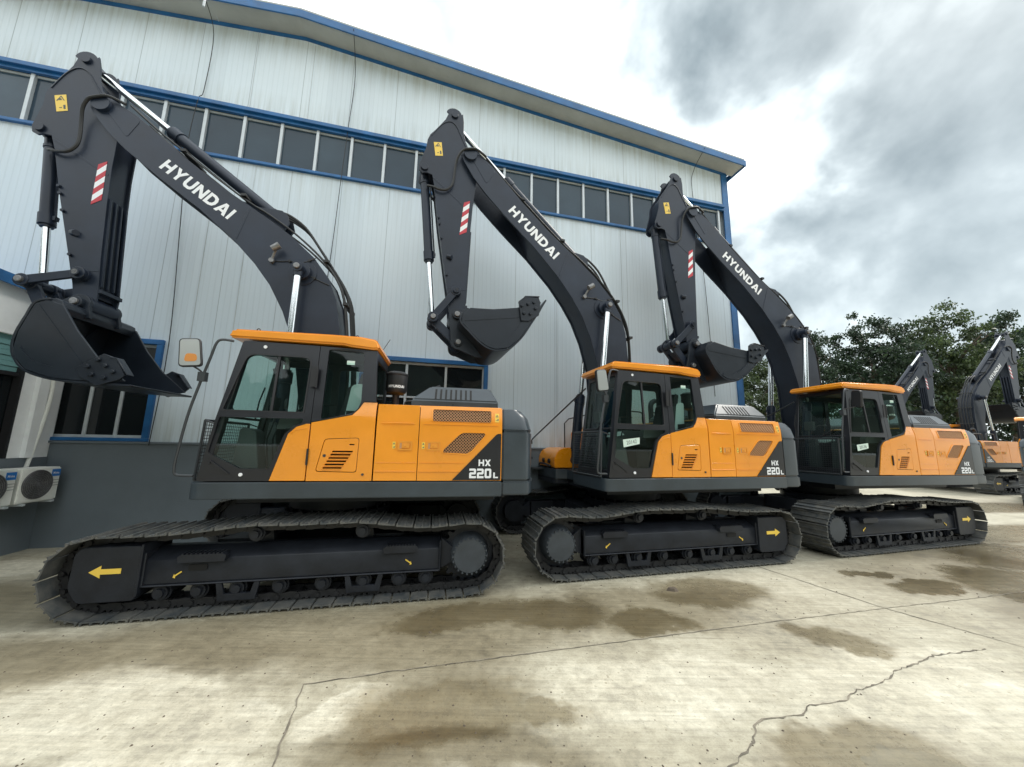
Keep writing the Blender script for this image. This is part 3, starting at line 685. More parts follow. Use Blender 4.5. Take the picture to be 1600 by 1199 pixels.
# bucket in its own frame: u towards the lip, z = -v (v into the belly), origin = hinge pin
BK = [(.03, .10), (.18, .0), (.55, .055), (.95, .065), (1.22, .02), (1.40, .0), (1.31, .15), (1.12, .36), (.91, .57), (.68, .71), (.47, .715), (.34, .655), (.22, .54), (.10, .37), (.0, .22)]
def f_bucket(b):
    prof = [(u, -v) for u, v in BK]; w = .55
    for s in (-1, 1):
        y0, y1 = sorted((s * w, s * (w - .03))); b.prism(prof, y0, y1)
    shell = [(.05, .07), (.0, .21), (.10, .37), (.22, .545), (.34, .66), (.48, .72), (.68, .715), (.91, .575), (1.12, .365), (1.31, .16), (1.48, -.03)]
    sm = catmull([(a, c, 0) for a, c in shell], 4); o = []
    for i, p in enumerate(sm):
        d = (sm[min(i + 1, len(sm) - 1)] - sm[max(i - 1, 0)]).normalized(); n = Vector((-d.y, d.x, 0)) * .028
        o.append((p.x + n.x, p.y + n.y))
    outer = [(p.x, -p.y) for p in sm]; inn = [(a, -c) for a, c in o]
    n = len(outer)
    for i in range(n - 1):
        pass
    vs = []
    for (a, c) in outer: vs += [(a, -w - .006, c), (a, w + .006, c)]
    for (a, c) in inn: vs += [(a, -w - .006, c), (a, w + .006, c)]
    fs = []
    for i in range(n - 1):
        fs.append((2 * i, 2 * i + 1, 2 * i + 3, 2 * i + 2)); k = 2 * n
        fs.append((k + 2 * i, k + 2 * i + 2, k + 2 * i + 3, k + 2 * i + 1))
        fs.append((2 * i, 2 * i + 2, k + 2 * i + 2, k + 2 * i)); fs.append((2 * i + 1, k + 2 * i + 1, k + 2 * i + 3, 2 * i + 3))
    k = 2 * n; fs.append((0, k, k + 1, 1)); fs.append((2 * n - 2, 2 * n - 1, k + 2 * n - 1, k + 2 * n - 2))
    b.add(vs, fs)
    # torque tube and lip
    b.prism([(.02, -.14), (.05, -.02), (.13, .01), (.20, -.02), (.23, -.10), (.12, -.17)], -w + .012, w - .012)
    b.prism([(1.26, -.20), (1.49, .035), (1.50, .02), (1.30, -.225)], -w - .01, w + .01)
    # ears
    for s in (-1, 1):
        for yy in (.20, ):
            y0, y1 = sorted((s * yy, s * (yy + .045)))
            ear = arc(0, 0, .125, 30, 180, 8) + [(-.15, -.22)] + arc(-.06, -.46, .12, 165, 265, 6) + [(.05, -.66), (.18, -.74), (.30, -.76), (.16, -.5), (.1, -.25), (.25, -.02), (.20, .02)]
            b.prism(ear, y0, y1)
        b.cyl((0, s * .20, 0), (0, s * .30, 0), .075, 18); b.cyl((-.06, s * .2, -.46), (-.06, s * .28, -.46), .065, 18)
    # top stiffener inside far side, wear ribs on the belly
    for k in range(-2, 3):
        pass
def f_bucket_wear(b):
    w = .55
    outl = [(1.12, .36), (.91, .57), (.68, .71), (.47, .715), (.36, .665), (.40, .61), (.48, .62), (.64, .60), (.82, .48), (.97, .33), (1.03, .26), (1.18, .26)]
    for s in (-1, 1):
        y0, y1 = sorted((s * w, s * (w + .014))); b.prism([(a, -c) for a, c in outl], y0, y1)
        y0, y1 = sorted((s * w, s * (w + .006))); b.prism([(.05, -.205), (1.15, -.245), (1.15, -.235), (.05, -.195)], y0, y1)
def f_cutter(b):
    w = .555; f_cutter_bolts(b)
    for s in (-1, 1):
        y0, y1 = sorted((s * w, s * (w + .03)))
        b.prism([(.97, -.30), (.99, .03), (1.11, .10), (1.36, .06), (1.37, -.02), (1.30, -.24), (1.1, -.32)], y0, y1)
        y0, y1 = sorted((s * (w - .07), s * (w + .034)))
        b.prism([(1.06, .06), (1.12, .115), (1.375, .09), (1.375, .075), (1.13, .095), (1.075, .045)], y0, y1)
def f_cutter_bolts(b):
    w = .625
    for s in (-1, 1):
        for x, z in ((1.03, -.05), (1.14, -.03), (1.25, -.01), (1.04, -.18), (1.15, -.2), (1.26, -.12)):
            b.cyl((x, s * .58, z), (x, s * .615, z), .028, 6)

def rodcyl(parent, name, A, B, y, fb, rb, rr_, key=None, bands=(), eye=.075, fitting=True):
    """hydraulic cylinder: barrel from A, chrome rod to B; A,B=(x,z); fb = barrel fraction"""
    A3 = Vector((A[0], y, A[1])); B3 = Vector((B[0], y, B[1])); d = (B3 - A3); L_ = d.length; d.normalize()
    def fb_(b):
        g = A3 + d * L_ * fb
        b.cyl(A3 + d * eye * .6, g, rb, 20); b.cyl(g - d * .16, g, rb * 1.17, 20); b.cyl(g, g + d * .03, rb * .9, 20)
        b.cyl(A3 - Vector((0, .07, 0)), A3 + Vector((0, .07, 0)), eye, 18)
        b.cyl(A3 + d * .16, A3 + d * .20, rb * 1.12, 20)
        q = Vector((-d.z, 0, d.x))
        if fitting:
            b.tube([A3 + d * .2 + q * (rb + .02), g - d * .12 + q * (rb + .02)], .014, 6)
            b.box(*(lambda c: (c.x - .03, c.x + .03, c.y - .03, c.y + .03, c.z - .03, c.z + .03))(g - d * .1 + q * (rb + .01)))
    o = obj(name, None, fb_, 'boom', parent)
    def fr(b):
        b.cyl(A3 + d * L_ * (fb - .02), B3 - d * eye * .8, rr_, 20)
    obj('piston_rod', None, fr, 'chrome', o)
    def fe(b):
        b.cyl(B3 - Vector((0, .07, 0)), B3 + Vector((0, .07, 0)), eye, 18); b.cyl(B3 - d * (eye + .05), B3 - d * eye * .4, rr_ * 1.25, 16)
    obj('rod_eye', None, fe, 'boom', o)
    return o

# ---- undercarriage, own frame (sprocket towards +x)
SPR = (1.80, .425); IDL = (-1.82, .405); TY = 1.195
def track_path():
    pts = []
    for i in range(40): t = i / 40; pts.append((-1.82 + 3.62 * t, .03))
    pts += arc(SPR[0], SPR[1], .395, -90, 90, 26)[:-1]
    top_ = catmull([(1.80, .82, 0), (1.45, .790, 0), (1.2, .785, 0), (.85, .825, 0), (.57, .858, 0), (.2, .857, 0), (-.15, .85, 0), (-.505, .856, 0), (-.9, .815, 0), (-1.3, .785, 0), (-1.82, .78, 0)], 6)
    pts += [(p.x, p.y) for p in top_][:-1]
    pts += arc(IDL[0], IDL[1], .375, 90, 270, 26)[:-1]
    return [Vector(p) for p in pts]
def resample(P, n):
    L_ = [0]
    for i in range(len(P)): L_.append(L_[-1] + (P[(i + 1) % len(P)] - P[i]).length)
    tot = L_[-1]; out = []; j = 0
    for k in range(n):
        s = tot * k / n
        while L_[j + 1] < s: j += 1
        t = (s - L_[j]) / max(1e-9, L_[j + 1] - L_[j]); a = P[j]; c = P[(j + 1) % len(P)]
        out.append(a.lerp(c, t))
    return out, tot
NSH = 49
SHOES, TOT = resample(track_path(), NSH)
def f_shoes(b):
    pit = TOT / NSH; rn = random.Random(3)
    for i in range(NSH):
        a = SHOES[i]; c = SHOES[(i + 1) % NSH]; m_ = (a + c) / 2; d = (c - a).normalized(); n = Vector((d.y, -d.x))   # outward
        def P(s, h): q = m_ + d * s + n * h; return (q.x, q.y)
        hl = pit * .5
        prof = [P(-hl * .90, -.004), P(hl * .86, -.010), P(hl * .95, .0), P(hl * .93, .008), P(hl * .88, .026), P(hl * .80, .026), P(hl * .70, .006), P(.012, .005), P(.008, .022), P(-.008, .022), P(-.012, .005), P(-hl * .70, .007), P(-hl * .76, .026), P(-hl * .86, .026), P(-hl * .92, .010)]
        b.prism(prof, -TY - .30, -TY + .30)
        for sx in (-.03, .03):
            for yy in (-.095, .095):
                q = m_ + d * sx; e = q + n * .012
                b.cyl((q.x, -TY + yy, q.y), (e.x, -TY + yy, e.y), .014, 6)
def f_chain(b):
    for i in range(NSH):
        a = SHOES[i]; c = SHOES[(i + 1) % NSH]; d = (c - a).normalized(); n = Vector((-d.y, d.x)); m_ = (a + c) / 2   # inward
        l = (c - a).length
        def P(s, h): q = m_ + d * s + n * h; return (q.x, q.y)
        prof = [P(-l * .55, .02), P(-l * .6, .05), P(-l * .5, .085), P(-l * .1, .088), P(l * .1, .095), P(l * .45, .09), P(l * .52, .06), P(l * .45, .01), P(l * .2, .008), P(l * .16, .03), P(l * .06, .03), P(l * .02, .008), P(-l * .08, .008), P(-l * .12, .03), P(-l * .22, .03), P(-l * .26, .008), P(-l * .45, .008)]
        for yy in (-.10, .10): b.prism(prof, -TY + yy - .018, -TY + yy + .018)
        q = a + n * .05; b.cyl((q.x, -TY - .135, q.y), (q.x, -TY + .135, q.y), .024, 10)
def f_beam(b):
    # sloped-top side frame
    sec = [(-1.36, .285), (-1.365, .52), (-1.18, .615), (-1.02, .60), (-1.0, .30)]
    b.prism(sec, -1.46, 1.46, axis='x')
    b.box(-1.46, 1.46, -1.385, -1.0, .268, .286)
    b.prism([(1.46, .27), (1.62, .34), (1.62, .50), (1.46, .62)][::-1], -1.30, -1.05)
    for x in (-1.46, 1.44): b.box(x, x + .02, -1.385, -1.0, .27, .60)
def f_guard(b):
    b.prism(rnd([(-2.02, .30), (-2.01, .62), (-1.95, .675), (-1.465, .675), (-1.465, .165), (-1.93, .165)], .04), -1.41, -1.10)
    b.box(-1.475, -1.455, -1.415, -1.0, .20, .69)
def f_beam_slot(b):
    b.prism(rnd([(-1.07, .405), (-.90, .405), (-.90, .465), (-1.07, .465)], .02), -1.372, -1.362)
def f_arrow(b):
    b.prism([(-1.87, .447), (-1.775, .505), (-1.775, .472), (-1.61, .472), (-1.61, .424), (-1.775, .424), (-1.775, .39)], -1.414, -1.4105)
def f_hooks(b):
    for (x, z, s) in ((-1.16, .375, .72), (1.10, .385, -.72)):
        q = [(-.05, -.035), (-.02, -.05), (-.022, -.025), (.055, .03), (.045, .045), (-.03, -.008), (-.035, .01)]
        b.prism([(x + s * a, z + abs(s) * c) for a, c in q], -1.3695, -1.3665)
def f_step(b):
    for x0, x1 in ((-1.15, -.72), (.82, 1.20)):
        b.prism([(x0, .555), (x0 + .03, .575), (x1 - .03, .575), (x1, .555), (x1 - .01, .50), (x0 + .01, .50)], -1.425, -1.36)
        for k in range(10):
            xx = x0 + .04 + (x1 - x0 - .08) * k / 9; b.box(xx - .008, xx + .008, -1.42, -1.30, .573, .586)
        b.box(x0 + .03, x1 - .03, -1.40, -1.25, .552, .573)
def f_sprocket(b):
    y = -TY
    b.cyl((SPR[0], y - .02, SPR[1]), (SPR[0], -1.0, SPR[1]), .20, 24)
    b.cyl((SPR[0], y - .03, SPR[1]), (SPR[0], y + .03, SPR[1]), .30, 30)
    for k in range(21):
        t = 2 * math.pi * k / 21; c, s = math.cos(t), math.sin(t)
        q = [(.28, -.035), (.345, -.014), (.345, .014), (.28, .035)]
        b.prism([(SPR[0] + r_ * c - w_ * s, SPR[1] + r_ * s + w_ * c) for r_, w_ in q], y - .025, y + .025)
def f_drive(b):
    b.lathe([(.0, -.212), (.185, -.212), (.195, -.20), (.215, -.17), (.222, -.10), (.24, -.05), (.25, .0)], (SPR[0], -TY, SPR[1]), 36, axis='y')
def f_drive_all(b): f_drive(b); f_drive_bolts(b)
def f_drive_bolts(b):
    for k in range(22):
        t = 2 * math.pi * k / 22; x, z = SPR[0] + .198 * math.cos(t), SPR[1] + .198 * math.sin(t)
        b.cyl((x, -TY - .18, z), (x, -TY - .218, z), .0125, 6)
def f_idler(b):
    b.cyl((IDL[0], -TY - .07, IDL[1]), (IDL[0], -TY + .07, IDL[1]), .285, 30); b.cyl((IDL[0], -TY - .09, IDL[1]), (IDL[0], -TY + .09, IDL[1]), .2, 24)
def f_roller(x, z, rr_=.085, hl=.15):
    def f(b):
        b.cyl((x, -TY - hl, z), (x, -TY + hl, z), rr_ * .8, 18); b.cyl((x, -TY - hl + .03, z), (x, -TY - hl + .06, z), rr_, 18)
        b.cyl((x, -TY + hl - .06, z), (x, -TY + hl - .03, z), rr_, 18); b.cyl((x, -TY - hl - .03, z), (x, -TY - hl, z), rr_ * .5, 12)
        for k in range(4):
            t = k * math.pi / 2 + .6; b.cyl((x + .04 * math.cos(t), -TY - hl, z + .04 * math.sin(t)), (x + .04 * math.cos(t), -TY - hl - .012, z + .04 * math.sin(t)), .009, 6)
    return f
def f_roller_guard(b):
    for x in (-.60, .63):
        b.prism([(x - .20, .27), (x - .15, .27), (x - .12, .165), (x + .12, .165), (x + .15, .27), (x + .20, .27), (x + .17, .10), (x - .17, .10)], -TY - .185, -TY - .155)
def f_carrier_mount(b):
    for x in (.574, -.505):
        b.prism([(x - .10, .56), (x + .10, .56), (x + .06, .78), (x - .06, .78)], -1.09, -1.03); b.cyl((x, -1.2, .73), (x, -1.0, .73), .045, 12)
def f_carbody(b):
    b.prism(rnd([(-.95, -.62), (-.95, .62), (.95, .62), (.95, -.62)], .2), .46, .70, axis='z')
    for sx in (-1, 1):
        for sy in (-1, 1):
            b.prism([(sx * .25, sy * .45), (sx * .75, sy * .35), (sx * 1.0, sy * 1.05), (sx * .55, sy * 1.05)], .38, .63, axis='z')
    b.lathe([(.66, .0), (.70, .02), (.70, .12), (.62, .13)], (0, 0, .69), 40)
def f_swing(b):
    b.lathe([(.60, .0), (.64, .01), (.64, .22), (.60, .24)], (0, 0, .83), 40); b.cyl((0, 0, .70), (0, 0, 1.1), .5, 30)
    for k in range(24):
        t = 2 * math.pi * k / 24; b.cyl((.67 * math.cos(t), .67 * math.sin(t), .80), (.67 * math.cos(t), .67 * math.sin(t), .845), .014, 6)

# ---- upper structure
def f_deck(b):
    pl = rnd([(-1.18, -1.39), (-1.18, -.36), (-.95, -.33), (-.95, .36), (-1.18, .40), (-1.18, 1.39), (2.18, 1.39), (2.18, -1.39)], [.12, .03, .03, .03, .03, .10, .01, .01], 4)
    b.prism(pl, 1.105, 1.282, axis='z')
def f_deck_lower(b):
    b.box(-.9, 2.15, -.95, .95, 1.0, 1.11)
    b.prism(rnd([(-1.2, .42), (-1.2, 1.34), (-.4, 1.36), (-.4, .42)], .1), 1.02, 1.104, axis='z')
    for k in range(6): b.cyl((-.5 + k * .14, -1.0, 1.06), (-.5 + k * .14, -.94, 1.06), .012, 6)
def f_cw(b):
    # counterweight: curved tail, lower step
    n = 14; rear = []
    for i in range(n + 1):
        y = -1.37 + 2.74 * i / n; rear.append((2.545 + .24 * (1 - (abs(y) / 1.37) ** 2.2), y))
    pl = [(2.186, -1.37)] + rnd([(2.186, -1.375)] + rear + [(2.186, 1.375)], [0] + [.10] + [.03] * (n - 1) + [.10] + [0], 4)[1:-1] + [(2.186, 1.37)]
    b.prism(pl, 1.115, 1.285, axis='z')
    pl2 = [(x - .012 if x > 2.2 else x, y * .996) for x, y in pl]
    b.prism(pl2, 1.29, 1.90, axis='z')
    # sloping upper part
    k = len(pl2); vs = [(x, y, 1.905) for x, y in pl2] + [(x - (.05 if x > 2.2 else 0), y * .985, 2.08) for x, y in pl2] + [(x - (.13 if x > 2.2 else 0), y * .95, 2.185) for x, y in pl2]
    fs = [tuple(range(k)), tuple(range(3 * k - 1, 2 * k - 1, -1))]
    for s in range(2): fs += [(s * k + i, s * k + (i + 1) % k, (s + 1) * k + (i + 1) % k, (s + 1) * k + i) for i in range(k)]
    b.add(vs, fs)

SIDE_PANEL = [(-.04, 1.293), (.655, 1.293), (.650, 2.205), (.50, 2.205), (.455, 2.12), (.39, 2.045), (-.04, 1.945)]
SVC = rnd([(.115, 1.765), (.49, 1.785), (.485, 1.385), (.045, 1.395)], .035)
def tumble(p):
    x, y, z = p; s = -1 if y < 0 else 1
    return (x, y - s * max(0, z - 2.03) * .22 * min(1, abs(y) / 1.37), z)
def dens(poly, step=.06):
    out = []
    for i in range(len(poly)):
        a = Vector(poly[i]); c = Vector(poly[(i + 1) % len(poly)]); k = max(1, int((c - a).length / step))
        for j in range(k): out.append(tuple(a.lerp(c, j / k)))
    return out
def skin(b, poly, holes, y0, y1):
    """side skin following the panels' inward lean above the crease"""
    m_ = MB(); m_.prism(dens(poly, .08), y0, y1, [dens(h, .08) for h in holes]); m_.map(tumble); b.add(m_.v, m_.f)
def f_side_panel(b): skin(b, SIDE_PANEL, [SVC], YS, YS + .03)
def svc_slots():
    out = []
    for i in range(6):
        z = 1.625 - i * .037; xl = .205 - .017 * i; xr = .425 - .021 * i
        out.append([(xl, z - .011), (xr, z - .011), (xr + .006, z + .006), (xl + .006, z + .006)])
    out.append([(.385, 1.695), (.44, 1.695), (.44, 1.71), (.385, 1.71)])
    return out
def f_svc(b): b.prism(rnd([(.121, 1.758), (.484, 1.778), (.479, 1.392), (.052, 1.402)], .032), YS - .002, YS + .02, svc_slots())
def f_svc_lip(b):
    for q in svc_slots()[:6]:
        b.prism([(q[0][0] - .006, q[0][1] - .008), (q[1][0], q[1][1] - .008), (q[1][0], q[1][1]), (q[0][0] - .006, q[0][1])], YS - .012, YS)
def f_lock(b): b.cyl((.13, YS - .006, 1.575), (.13, YS, 1.575), .017, 12); b.cyl((.555, YS - .012, 1.365), (.555, YS, 1.365), .014, 10)
def f_hood_door(x0, x1, holes=()):
    def f(b):
        skin(b, [(x0, 1.293), (x1, 1.293), (x1, 2.14), (x1, 2.19), (x0, 2.19), (x0, 2.14)], holes, YS, YS + .03)
        for z0, z1 in ((1.395, 1.405), ):
            b.prism([(x0 + .012, z0), (x1 - .012, z0), (x1 - .012, z1), (x0 + .012, z1)], YS - .008, YS)
        b.prism([(x0 + .05, 1.96), (x1 - .05, 1.96), (x1 - .07, 1.972), (x0 + .07, 1.972)], YS - .008, YS)
        b.prism([(x0 + .012, 1.498), (x1 - .012 - (.45 if x1 > 2 else 0), 1.498), (x1 - .012 - (.45 if x1 > 2 else 0), 1.503), (x0 + .012, 1.503)], YS - .005, YS)
    return f
MESH1 = rnd([(1.315, 2.0), (2.035, 2.0), (2.035, 2.148), (1.315, 2.148)], .02)
MESH2 = rnd([(1.455, 1.625), (1.745, 1.615), (1.80, 1.65), (1.965, 1.845), (1.955, 1.868), (1.69, 1.868), (1.64, 1.84), (1.46, 1.66)], .015)
def f_mesh_frame(b):
    for H_ in (MESH1, MESH2):
        c = Vector((sum(p[0] for p in H_) / len(H_), sum(p[1] for p in H_) / len(H_)))
        out = [tuple(Vector(p) + (Vector(p) - c).normalized() * .018) for p in H_]
        skin(b, out, [H_], YS - .007, YS + .01)
def f_mesh(b, HS=(0, 1)):
    # expanded metal: rows of staggered bars
    def inside(p, poly):
        x, z = p; r_ = False; j = len(poly) - 1
        for i in range(len(poly)):
            (xi, zi), (xj, zj) = poly[i], poly[j]
            if (zi > z) != (zj > z) and x < (xj - xi) * (z - zi) / (zj - zi) + xi: r_ = not r_
            j = i
        return r_
    m_ = MB()
    for H_ in [(MESH1, MESH2)[q] for q in HS]:
        x0 = min(p[0] for p in H_); x1 = max(p[0] for p in H_); z0 = min(p[1] for p in H_); z1 = max(p[1] for p in H_)
        z = z0; r_ = 0
        while z < z1:
            x = x0 - (r_ % 2) * .018
            while x < x1:
                for (a, c) in (((x, z), (x + .018, z + .018)), ((x + .018, z + .018), (x + .036, z))):
                    if inside(((a[0] + c[0]) / 2, (a[1] + c[1]) / 2), H_):
                        d = (Vector(c) - Vector(a)).normalized(); n = Vector((-d.y, d.x)) * .0036
                        m_.prism([(a[0] - n.x, a[1] - n.y), (c[0] - n.x, c[1] - n.y), (c[0] + n.x, c[1] + n.y), (a[0] + n.x, a[1] + n.y)], YS + .004, YS + .012)
                x += .036
            z += .018; r_ += 1
    m_.map(tumble); b.add(m_.v, m_.f)
def f_handle_frame(b):
    for x in (.925, 1.255): b.prism(rnd([(x, 1.645), (x + .165, 1.645), (x + .165, 1.755), (x, 1.755)], .012), YS - .006, YS + .002, [rnd([(x + .02, 1.665), (x + .145, 1.665), (x + .145, 1.735), (x + .02, 1.735)], .006)])
def f_handle(x):
    def f(b): b.box(x + .045, x + .135, YS - .008, YS + .004, 1.672, 1.730); b.cyl((x + .08, YS - .014, 1.70), (x + .08, YS - .006, 1.70), .011, 10)
    return f
def f_handle_void(b):
    for x in (.925, 1.255): b.box(x + .02, x + .044, YS - .0035, YS - .001, 1.667, 1.733)
def f_warn(b):
    for x in (.875, 1.213): b.box(x - .012, x + .022, YS - .0025, YS - .0005, 1.665, 1.745)
def f_warn2(b):
    m_ = MB(); m_.box(2.085, 2.135, YS - .003, YS - .001, 2.01, 2.12); m_.map(tumble); b.add(m_.v, m_.f)
def f_warn_ink(b):
    for x in (.875, 1.213):
        b.prism([(x - .006, 1.715), (x + .016, 1.715), (x + .005, 1.737)], YS - .0045, YS - .003); b.prism([(x - .006, 1.68), (x + .014, 1.675), (x + .016, 1.695)], YS - .0045, YS - .003)
    m_ = MB(); m_.prism([(2.093, 2.075), (2.127, 2.075), (2.11, 2.105)], YS - .005, YS - .0035, [[(2.102, 2.08), (2.118, 2.08), (2.11, 2.095)]]); m_.prism([(2.112, 2.025), (2.126, 2.03), (2.126, 2.055), (2.116, 2.055)], YS - .005, YS - .0035); m_.box(2.094, 2.106, YS - .005, YS - .0035, 2.03, 2.036); m_.map(tumble); b.add(m_.v, m_.f)
def f_tri(b): b.prism(rnd([(1.575, 1.300), (2.165, 1.300), (2.165, 1.865), (2.115, 1.865)], [0, 0, 0, .03]), YS - .010, YS - .0005)
def f_tri_text(b, side=-1):
    text_on_side(b, 'HX', (1.965, 1.507), .15, .078, YS - .0125, 0, -1, .03)
    text_on_side(b, '220', (1.915, 1.380), .27, .115, YS - .0125, 0, -1, .05)
    text_on_side(b, 'L', (2.105, 1.357), .06, .068, YS - .0125, 0, -1, .05)
def mirror_y(f):
    def g(b):
        m_ = MB(); r = f(m_); m_ = r if isinstance(r, MB) else m_; m_.map(lambda p: (p[0], -p[1], p[2])); b.add(m_.v, m_.f)
    return g
def f_tri_text_r(b):
    text_on_side(b, 'HX', (1.965, 1.507), .15, .078, -YS + .0125, 0, 1, .03)
    text_on_side(b, '220', (1.945, 1.380), .27, .115, -YS + .0125, 0, 1, .05)
    text_on_side(b, 'L', (1.755, 1.357), .06, .068, -YS + .0125, 0, 1, .05)
def f_hood_core(b):
    b.box(.67, 2.17, -1.335, 1.335, 1.285, 1.99); b.box(.67, 2.17, -1.31, 1.31, 1.99, 2.165)
    b.box(-.035, .645, .50, 1.33, 1.285, 2.12); b.box(.10, .645, -1.33, .5, 1.285, 1.93)
    b.box(.30, .645, -1.30, .5, 1.93, 2.1)
def f_hood_top(b):
    b.prism([(.665, 2.165), (.665, 2.192), (2.178, 2.200), (2.178, 2.165)], -1.30, 1.30)
def f_engine_cover(b):
    # raised louvred cover: frustum
    def ring(x0, x1, y0, y1, z): return [(x0, y0, z), (x1, y0, z), (x1, y1, z), (x0, y1, z)]
    b.add(ring(1.03, 2.15, -1.16, .55, 2.19) + ring(1.03, 2.15, -1.16, .55, 2.29) + ring(1.26, 2.06, -1.0, .45, 2.485), [(0, 1, 2, 3), (8, 9, 10, 11)] + [(s * 4 + i, s * 4 + (i + 1) % 4, (s + 1) * 4 + (i + 1) % 4, (s + 1) * 4 + i) for s in range(2) for i in range(4)])
def f_cover_slots(b):
    # slots lie on the sloping side (y -1.16..-1.0 between z 2.29..2.485)
    n = Vector((0, -.195, .16)).normalized()
    for i in range(8):
        x = 1.33 + i * .065
        A = Vector((x, -1.148, 2.305)); B = Vector((x + .004, -1.032, 2.446)); w = .012
        for P_, Q in ((A, B),):
            o = Vector((0, -.77, .635)).normalized() * .003
            b.add([P_ + Vector((-w, 0, 0)) + o, P_ + Vector((w, 0, 0)) + o, Q + Vector((w, 0, 0)) + o, Q + Vector((-w, 0, 0)) + o,
                   P_ + Vector((-w, 0, 0)) - o * 3, P_ + Vector((w, 0, 0)) - o * 3, Q + Vector((w, 0, 0)) - o * 3, Q + Vector((-w, 0, 0)) - o * 3],
                  [(0, 1, 2, 3), (7, 6, 5, 4), (0, 4, 5, 1), (1, 5, 6, 2), (2, 6, 7, 3), (3, 7, 4, 0)])
def f_precleaner(b):
    b.lathe([(0, .0), (.045, .0), (.045, .16), (.05, .17), (.12, .20), (.14, .235), (.14, .43), (.148, .44), (.148, .455), (.10, .485), (0, .495)], (.80, -.88, 2.19), 28)
def f_precleaner_text(b):
    vs, fs = text_mb('HYUNDAI', .21, .035, .03); r_ = .1415
    b.add([(.80 + r_ * math.sin(a / r_ + .12), -.88 - r_ * math.cos(a / r_ + .12), 2.485 - .0 + c - .02) for a, c, _ in vs], fs)
def f_exhaust(b): b.tube(catmull([(1.25, .75, 2.1), (1.25, .75, 2.45), (1.25, .75, 2.62), (1.29, .75, 2.70), (1.37, .75, 2.74)], 4), .055, 14)
def f_top_rail(b):
    for (x0, x1, y) in ((.72, 1.25, 1.05), (1.45, 2.0, 1.05)):
        b.tube(catmull([(x0, y, 2.18), (x0, y, 2.40), (x0 + .06, y, 2.50), (x1 - .06, y, 2.50), (x1, y, 2.40), (x1, y, 2.18)], 4), .016, 8)

# ---- cab
CX0 = -1.11
def lean(p):
    x, y, z = p; return (x, y + .075 * max(0, z - 1.95) if y < -.9 else y, z)
def cabm(b, f):
    m_ = MB(); f(m_); m_.map(lean); b.add(m_.v, m_.f)
YC = -1.365
GL_UP = rnd([(-.80, 2.715), (-.135, 2.71), (-.145, 2.065), (-.955, 2.065)], [.09, .08, .02, .02], 4)
GL_LO = rnd([(-.975, 1.985), (-.125, 1.985), (-.15, 1.93), (-.205, 1.915), (-.31, 1.81), (-.425, 1.425), (-.71, 1.425), (-1.035, 1.595)], .02)
DOOR = dens(rnd([(-.875, 2.875), (-.052, 2.868), (-.052, 1.935), (-.19, 1.898), (-.275, 1.815), (-.413, 1.293), (-1.108, 1.293)], [.03, .01, 0, .02, .02, 0, .02]), .12)
def f_door(b): cabm(b, lambda m_: m_.prism(DOOR, YC, YC + .04, [dens(GL_UP, .12), dens(GL_LO, .12)]))
def f_door_seal(b):
    def f(m_):
        for G in (GL_UP,):
            c = Vector((-.5, 2.4)); out = [tuple(Vector(p) + (Vector(p) - c).normalized() * .02) for p in G]
            m_.prism(dens(out, .1), YC - .006, YC + .004, [dens(G, .1)])
    cabm(b, f)
def f_glass_up(b): cabm(b, lambda m_: m_.prism([(-.83, 2.74), (-.11, 2.74), (-.12, 2.04), (-.97, 2.04)], YC + .02, YC + .026))
def f_glass_lo(b): cabm(b, lambda m_: m_.prism([(-.995, 2.01), (-.10, 2.01), (-.40, 1.41), (-.73, 1.41), (-1.05, 1.58)], YC + .02, YC + .026))
def f_sash(b): cabm(b, lambda m_: (m_.box(-.49, -.465, YC + .005, YC + .035, 2.06, 2.71)))
def f_door_yellow(b):
    b.prism([(-.408, 1.296), (-.052, 1.296), (-.052, 1.930), (-.09, 1.928), (-.19, 1.892), (-.268, 1.812)], YC - .012, YC + .02)
    b.prism([(-.25, 1.815), (-.2, 1.86), (-.06, 1.885), (-.06, 1.878), (-.195, 1.852), (-.24, 1.812)], YC - .017, YC - .012)
def f_hinge(b): b.cyl((-.045, YC - .02, 1.47), (-.045, YC - .02, 1.65), .012, 8); b.cyl((-.03, YC - .01, 2.35), (-.03, YC - .01, 2.6), .012, 8); b.box(-.10, -.02, YC - .012, YC + .0, 2.36, 2.6)
def f_door_lamps(b):
    for x, z in ((-.635, 2.812), (-.692, 1.362)):
        y = YC + .075 * max(0, z - 1.95); b.cyl((x, y, z), (x, y - .012, z), .019, 12)
def f_vent(b):
    b.prism(rnd([(-1.06, 1.50), (-1.0, 1.52), (-.80, 1.365), (-.95, 1.37), (-1.04, 1.41)], .015), YC - .004, YC + .002)
def f_vent_bar(b):
    b.prism([(-1.02, 1.515), (-.99, 1.515), (-.80, 1.375), (-.82, 1.37)], YC - .014, YC - .002); b.cyl((-1.0, YC - .02, 1.49), (-1.0, YC, 1.49), .012, 8)
REARG = rnd([(.05, 2.832), (.455, 2.818), (.470, 2.21), (.44, 2.12), (.375, 2.065), (.05, 1.985)], .02)
def f_bpillar(b): cabm(b, lambda m_: m_.prism(dens([(-.046, 2.868), (.60, 2.85), (.638, 2.212), (.497, 2.212), (.452, 2.125), (.388, 2.052), (-.046, 1.952)], .12), YC, YC + .05, [dens(REARG, .12)]))
def f_rear_glass(b): cabm(b, lambda m_: m_.prism([(.03, 2.85), (.48, 2.84), (.49, 2.2), (.38, 2.05), (.03, 1.97)], YC + .02, YC + .026))
